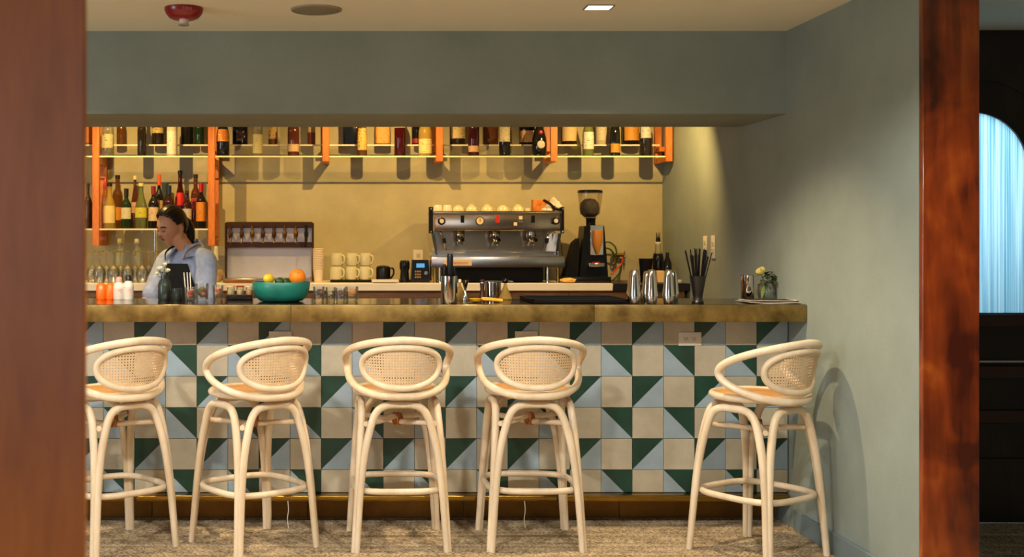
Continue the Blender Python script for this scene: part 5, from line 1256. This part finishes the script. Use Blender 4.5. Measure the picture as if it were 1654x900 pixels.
def hand(b, wrist, fwd, down, side, s_):
    wrist, fwd, down, side = Vector(wrist), Vector(fwd).normalized(), Vector(down).normalized(), Vector(side).normalized()
    for o_ in (-.024, -.008, .008, .024): limb(b, [wrist+side*o_*.5, wrist+fwd*.04+side*o_, wrist+fwd*.08+side*o_], [.015, .014, .011], 10)
    for k, (o_, Lf) in enumerate(((-.028, .066), (-.0095, .074), (.0095, .070), (.028, .054))):
        p0 = wrist+fwd*.07+side*o_; p1 = p0+fwd*Lf*.45+down*.006+side*o_*.1; p2 = p1+fwd*Lf*.25+down*Lf*.22; p3 = p2+fwd*Lf*.08+down*Lf*.28
        limb(b, [p0, p1, p2, p3], [.0092, .0085, .0078, .0066], 8)
    p0 = wrist+fwd*.025+side*(-.020*s_); p1 = p0+fwd*.03+side*(-.026*s_)+down*.008; p2 = p1+fwd*.03+side*(-.004*s_)+down*.012
    limb(b, [p0, p1, p2], [.0125, .0105, .008], 8)
hand(bb_, wl, (-.62, -.75, -.1), (0, 0, -1), (.75, -.62, 0), 1)
hand(bb_, wr, (.25, -.95, -.1), (0, 0, -1), (.95, .25, 0), -1)
bmesh.ops.recalc_face_normals(bb_, faces=bb_.faces)
jm = bpy.data.meshes.new('joined'); bb_.to_mesh(jm); bb_.free()
M['skin'] = mat('skin', srgb(214, 150, 110), 0.42, var=0.05, scale=14)
pr = thing('person', 'person in a pale blue denim shirt and dark apron looking down behind the bar', 'person', BO)
link_mesh('body', apply_remesh(jm, 0.0046, 2), M['skin'], pr)
M['denim'] = mat('denim_shirt', srgb(166, 178, 206), 0.85, var=0.20, scale=22, bump=0.6, bscale=26)
M['apron'] = mat('apron_cloth', srgb(24, 26, 24), 0.9, var=0.1, scale=20)
elb = tuple(Vector(sl)*.28+Vector(el)*.72); erb = tuple(Vector(sr)*.28+Vector(er)*.72)
nb2 = (0.0, -0.112, 1.272)
def mesh_of(b, name='m'):
    bmesh.ops.recalc_face_normals(b, faces=b.faces); me = bpy.data.meshes.new(name); b.to_mesh(me); b.free(); return me
b = B()
loft(b, [((.045, .03, .88), .172, .128), (pel, .172, .126), (wst, .146, .108), (L_(wst, chs, .5), .152, .110), (chs, .163, .116), (L_(chs, nb, .45), .150, .100), (L_(chs, nb, .8), .100, .076), (L_(chs, nb, 1.02), .058, .058)])
for a_, b_ in ((sl, elb), (sr, erb)):
    limb(b, [L_(nb, a_, .5), a_, L_(a_, b_, .5), b_], [.056, .068, .064, .058])
link_mesh('shirt', apply_remesh(mesh_of(b), 0.006, 6), M['denim'], pr)
# collar: two folded wings round the neck
for s_ in (1, -1):
    b = B(); rows = []
    for i in range(9):
        t_ = i/8; a = PI*(1-t_*0.86)               # from the nape to the front
        c = Vector(nb)+fx*(-math.cos(PI-a)*-1)*0.0
        ang = PI-a*1.0
        ca, sa = math.cos(a), math.sin(a)
        ring = Vector(nb)+fx*(0.062*ca)+sx_*(s_*0.060*sa)+Vector((0, 0, .012))
        out_ = (fx*ca+sx_*s_*sa).normalized()
        zt_ = 0.056-0.042*t_; drop = 0.046+0.022*t_
        rows.append([b.verts.new(ring+Vector((0, 0, zt_-.012))), b.verts.new(ring+out_*.005+Vector((0, 0, zt_+.003))), b.verts.new(ring+out_*(.024+.016*t_)+Vector((0, 0, zt_-drop*.5))), b.verts.new(ring+out_*(.040+.030*t_)+Vector((0, 0, zt_-drop)))])
    for p_, q_ in zip(rows, rows[1:]):
        for k in range(3): b.faces.new((p_[k], q_[k], q_[k+1], p_[k+1]))
    co = obj('collar', b, M['denim'], pr, angle=80); sm = co.modifiers.new('thick', 'SOLIDIFY'); sm.thickness = 0.003
ap = B(); rows = []                              # apron bib wrapping the front of the torso
for i in range(9):
    z = 1.262-0.62*i/8; wz = 0.075+0.02*i if i < 4 else 0.15
    ctr = Vector(nb).lerp(Vector(chs), min(1, (1.335-z)/.13)) if z > 1.205 else (Vector(chs).lerp(Vector(wst), min(1, (1.205-z)/.145)) if z > 1.06 else Vector(wst))
    row = []
    for j in range(11):
        u = (j/10-.5)*2; ang = u*wz/.13
        row.append(ap.verts.new(Vector((ctr.x, ctr.y, z))+fx*(math.cos(ang)*(.128 if z < 1.2 else .122))+sx_*(math.sin(ang)*.155)))
    rows.append(row)
for p_, q_ in zip(rows, rows[1:]):
    for j in range(10): ap.faces.new((p_[j], p_[j+1], q_[j+1], q_[j]))
ao = obj('apron', ap, M['apron'], pr, angle=80); sm = ao.modifiers.new('thick', 'SOLIDIFY'); sm.thickness = 0.005
for s_ in (1, -1):
    b = B(); p0 = Vector(nb)+fx*.118+sx_*(s_*.072)+Vector((0, 0, -.052))
    tube(b, spline([p0, Vector(nb)+fx*.10+sx_*(s_*.082)+Vector((0, 0, -.005)), Vector(nb)+fx*.02+sx_*(s_*.082)+Vector((0, 0, .030)), Vector(nb)-fx*.06+sx_*(s_*.06)+Vector((0, 0, .02))], 6), .009, 8, flat=.35)
    obj('apron_strap', b, M['binding'] if s_ == 1 else M['apron'], pr)
# trousers and shoes
b = B(); loft(b, [(L_(hl, hr, .5), .12, .09), ((.045, .04, .89), .166, .118), ((.048, .02, .95), .158, .112)])
for a_, b_, c_ in ((hl, kl, (.13, .02, .12)), (hr, kr, (-.03, .09, .12))): limb(b, [a_, b_, c_], [.096, .066, .056])
link_mesh('trousers', apply_remesh(mesh_of(b), 0.009, 3), M['apron'], pr)
for a_, t_ in ((al, tl), (ar, tr_)):
    b = B(); d = (Vector(t_)-Vector(a_)); d.z = 0; rot = Matrix.Rotation(math.atan2(d.y, d.x), 4, 'Z')
    ball(b, (0, 0, 0), .135, .048, .055, 20, 12)
    for v in b.verts: v.co = rot @ Vector((v.co.x+.045, v.co.y, max(0.0, v.co.z*(1 if v.co.x < .02 else .8)+.038))) + Vector((a_[0], a_[1], 0))
    obj('shoe', b, M['black'], pr)
# hair: shell over the skull with a low ponytail
M['hair'] = mat('black_hair', srgb(16, 11, 9), 0.35, var=0.4, scale=40, stretch=(1, 1, .2))
b = B(); bmesh.ops.create_uvsphere(b, u_segments=64, v_segments=44, radius=1.0)
kill = []
for v in b.verts:
    x, y, z = v.co; ax = abs(x)
    keep = .75*z+.66*y > (-.04+.17*min(1, max(0, -y-.05)*2.2)) and z > -.5 and not (ax > .6 and -.10 < y < .32 and -.6 < z < .20)
    if not keep: kill.append(v)
for v in b.verts:
    d = v.co.normalized(); x, y, z = d
    thick = 0.011+0.010*max(0, z)+0.006*max(0, y)+0.0012*math.sin(math.atan2(x, z+.3)*34)
    edge = min(1, .25+max(0, (.75*z+.66*y+.04))*3.5)
    v.co = H(d, thick*edge)
bmesh.ops.delete(b, geom=kill, context='VERTS')
ho = obj('hair', b, M['hair'], pr, angle=80); sm = ho.modifiers.new('thick', 'SOLIDIFY'); sm.thickness = 0.008; sm.offset = -1
hp = lambda x, y, z: HM @ (Vector((x, y, z))*SC)
b = B(); limb(b, [hp(0, .085, .02), hp(0.004, .118, -.01), hp(.012, .122, -.06), hp(.02, .110, -.115), hp(.028, .09, -.165)], [.024, .027, .030, .025, .006], 14); obj('ponytail', b, M['hair'], pr)
b = B(); lathe(b, [(.024, -.006), (.029, 0), (.024, .006)], seg=18, capb=False, capt=False)
for v in b.verts: v.co = HM @ ((Matrix.Rotation(1.2, 3, 'X') @ v.co+Vector((0, .098, .012)))*SC)
obj('hair_tie', b, M['black'], pr)
# facial features on the surface
M['lip'] = mat('lips', srgb(150, 66, 56), 0.4); M['brow'] = mat('brows', srgb(34, 20, 14), 0.7)
def surf_tube(name, dirs, rad, m, off=0.0):
    b = B(); pts = [H(d, off) for d in dirs]; pts = spline(pts, 4)
    n_ = len(pts); rr = [1.25*rad*(0.35+0.65*math.sin(PI*i/(n_-1))) for i in range(n_)]
    tube(b, pts, rr, 8); return obj(name, b, m, pr)
for s_ in (1, -1):
    surf_tube('eyebrow', [(s_*.16, -1, .25), (s_*.32, -1, .30), (s_*.48, -.9, .28), (s_*.60, -.8, .21)], .0032, M['brow'], .001)
    surf_tube('eyelashes', [(s_*.20, -1, .045), (s_*.30, -1, .015), (s_*.40, -1, .015), (s_*.52, -.95, .06)], .0026, M['brow'], .0015)
    surf_tube('eyelid_crease', [(s_*.20, -1, .10), (s_*.33, -1, .13), (s_*.46, -.97, .12)], .0012, M['brow'], .0003)
    surf_tube('nostril', [(s_*.06, -1, -.245), (s_*.10, -1, -.25)], .0035, M['brow'], .0005)
    b = B(); c = hp(s_*.082, .006, -.042)
    tube(b, [c+Vector((0, .0, -.016))+HR.to_3x3() @ Vector((0, math.cos(a)*.008, math.sin(a)*.016)) for a in [2*PI*i/16 for i in range(16)]], .0011, 6, closed=True); obj('earring', b, M['steel'], pr)
surf_tube('upper_lip', [(-.19, -1, -.455), (-.09, -1, -.425), (0, -1, -.435), (.09, -1, -.425), (.19, -1, -.455)], .0042, M['lip'], .0005)
surf_tube('lower_lip', [(-.17, -1, -.475), (-.08, -1, -.505), (0, -1, -.51), (.08, -1, -.505), (.17, -1, -.475)], .0048, M['lip'], .0005)
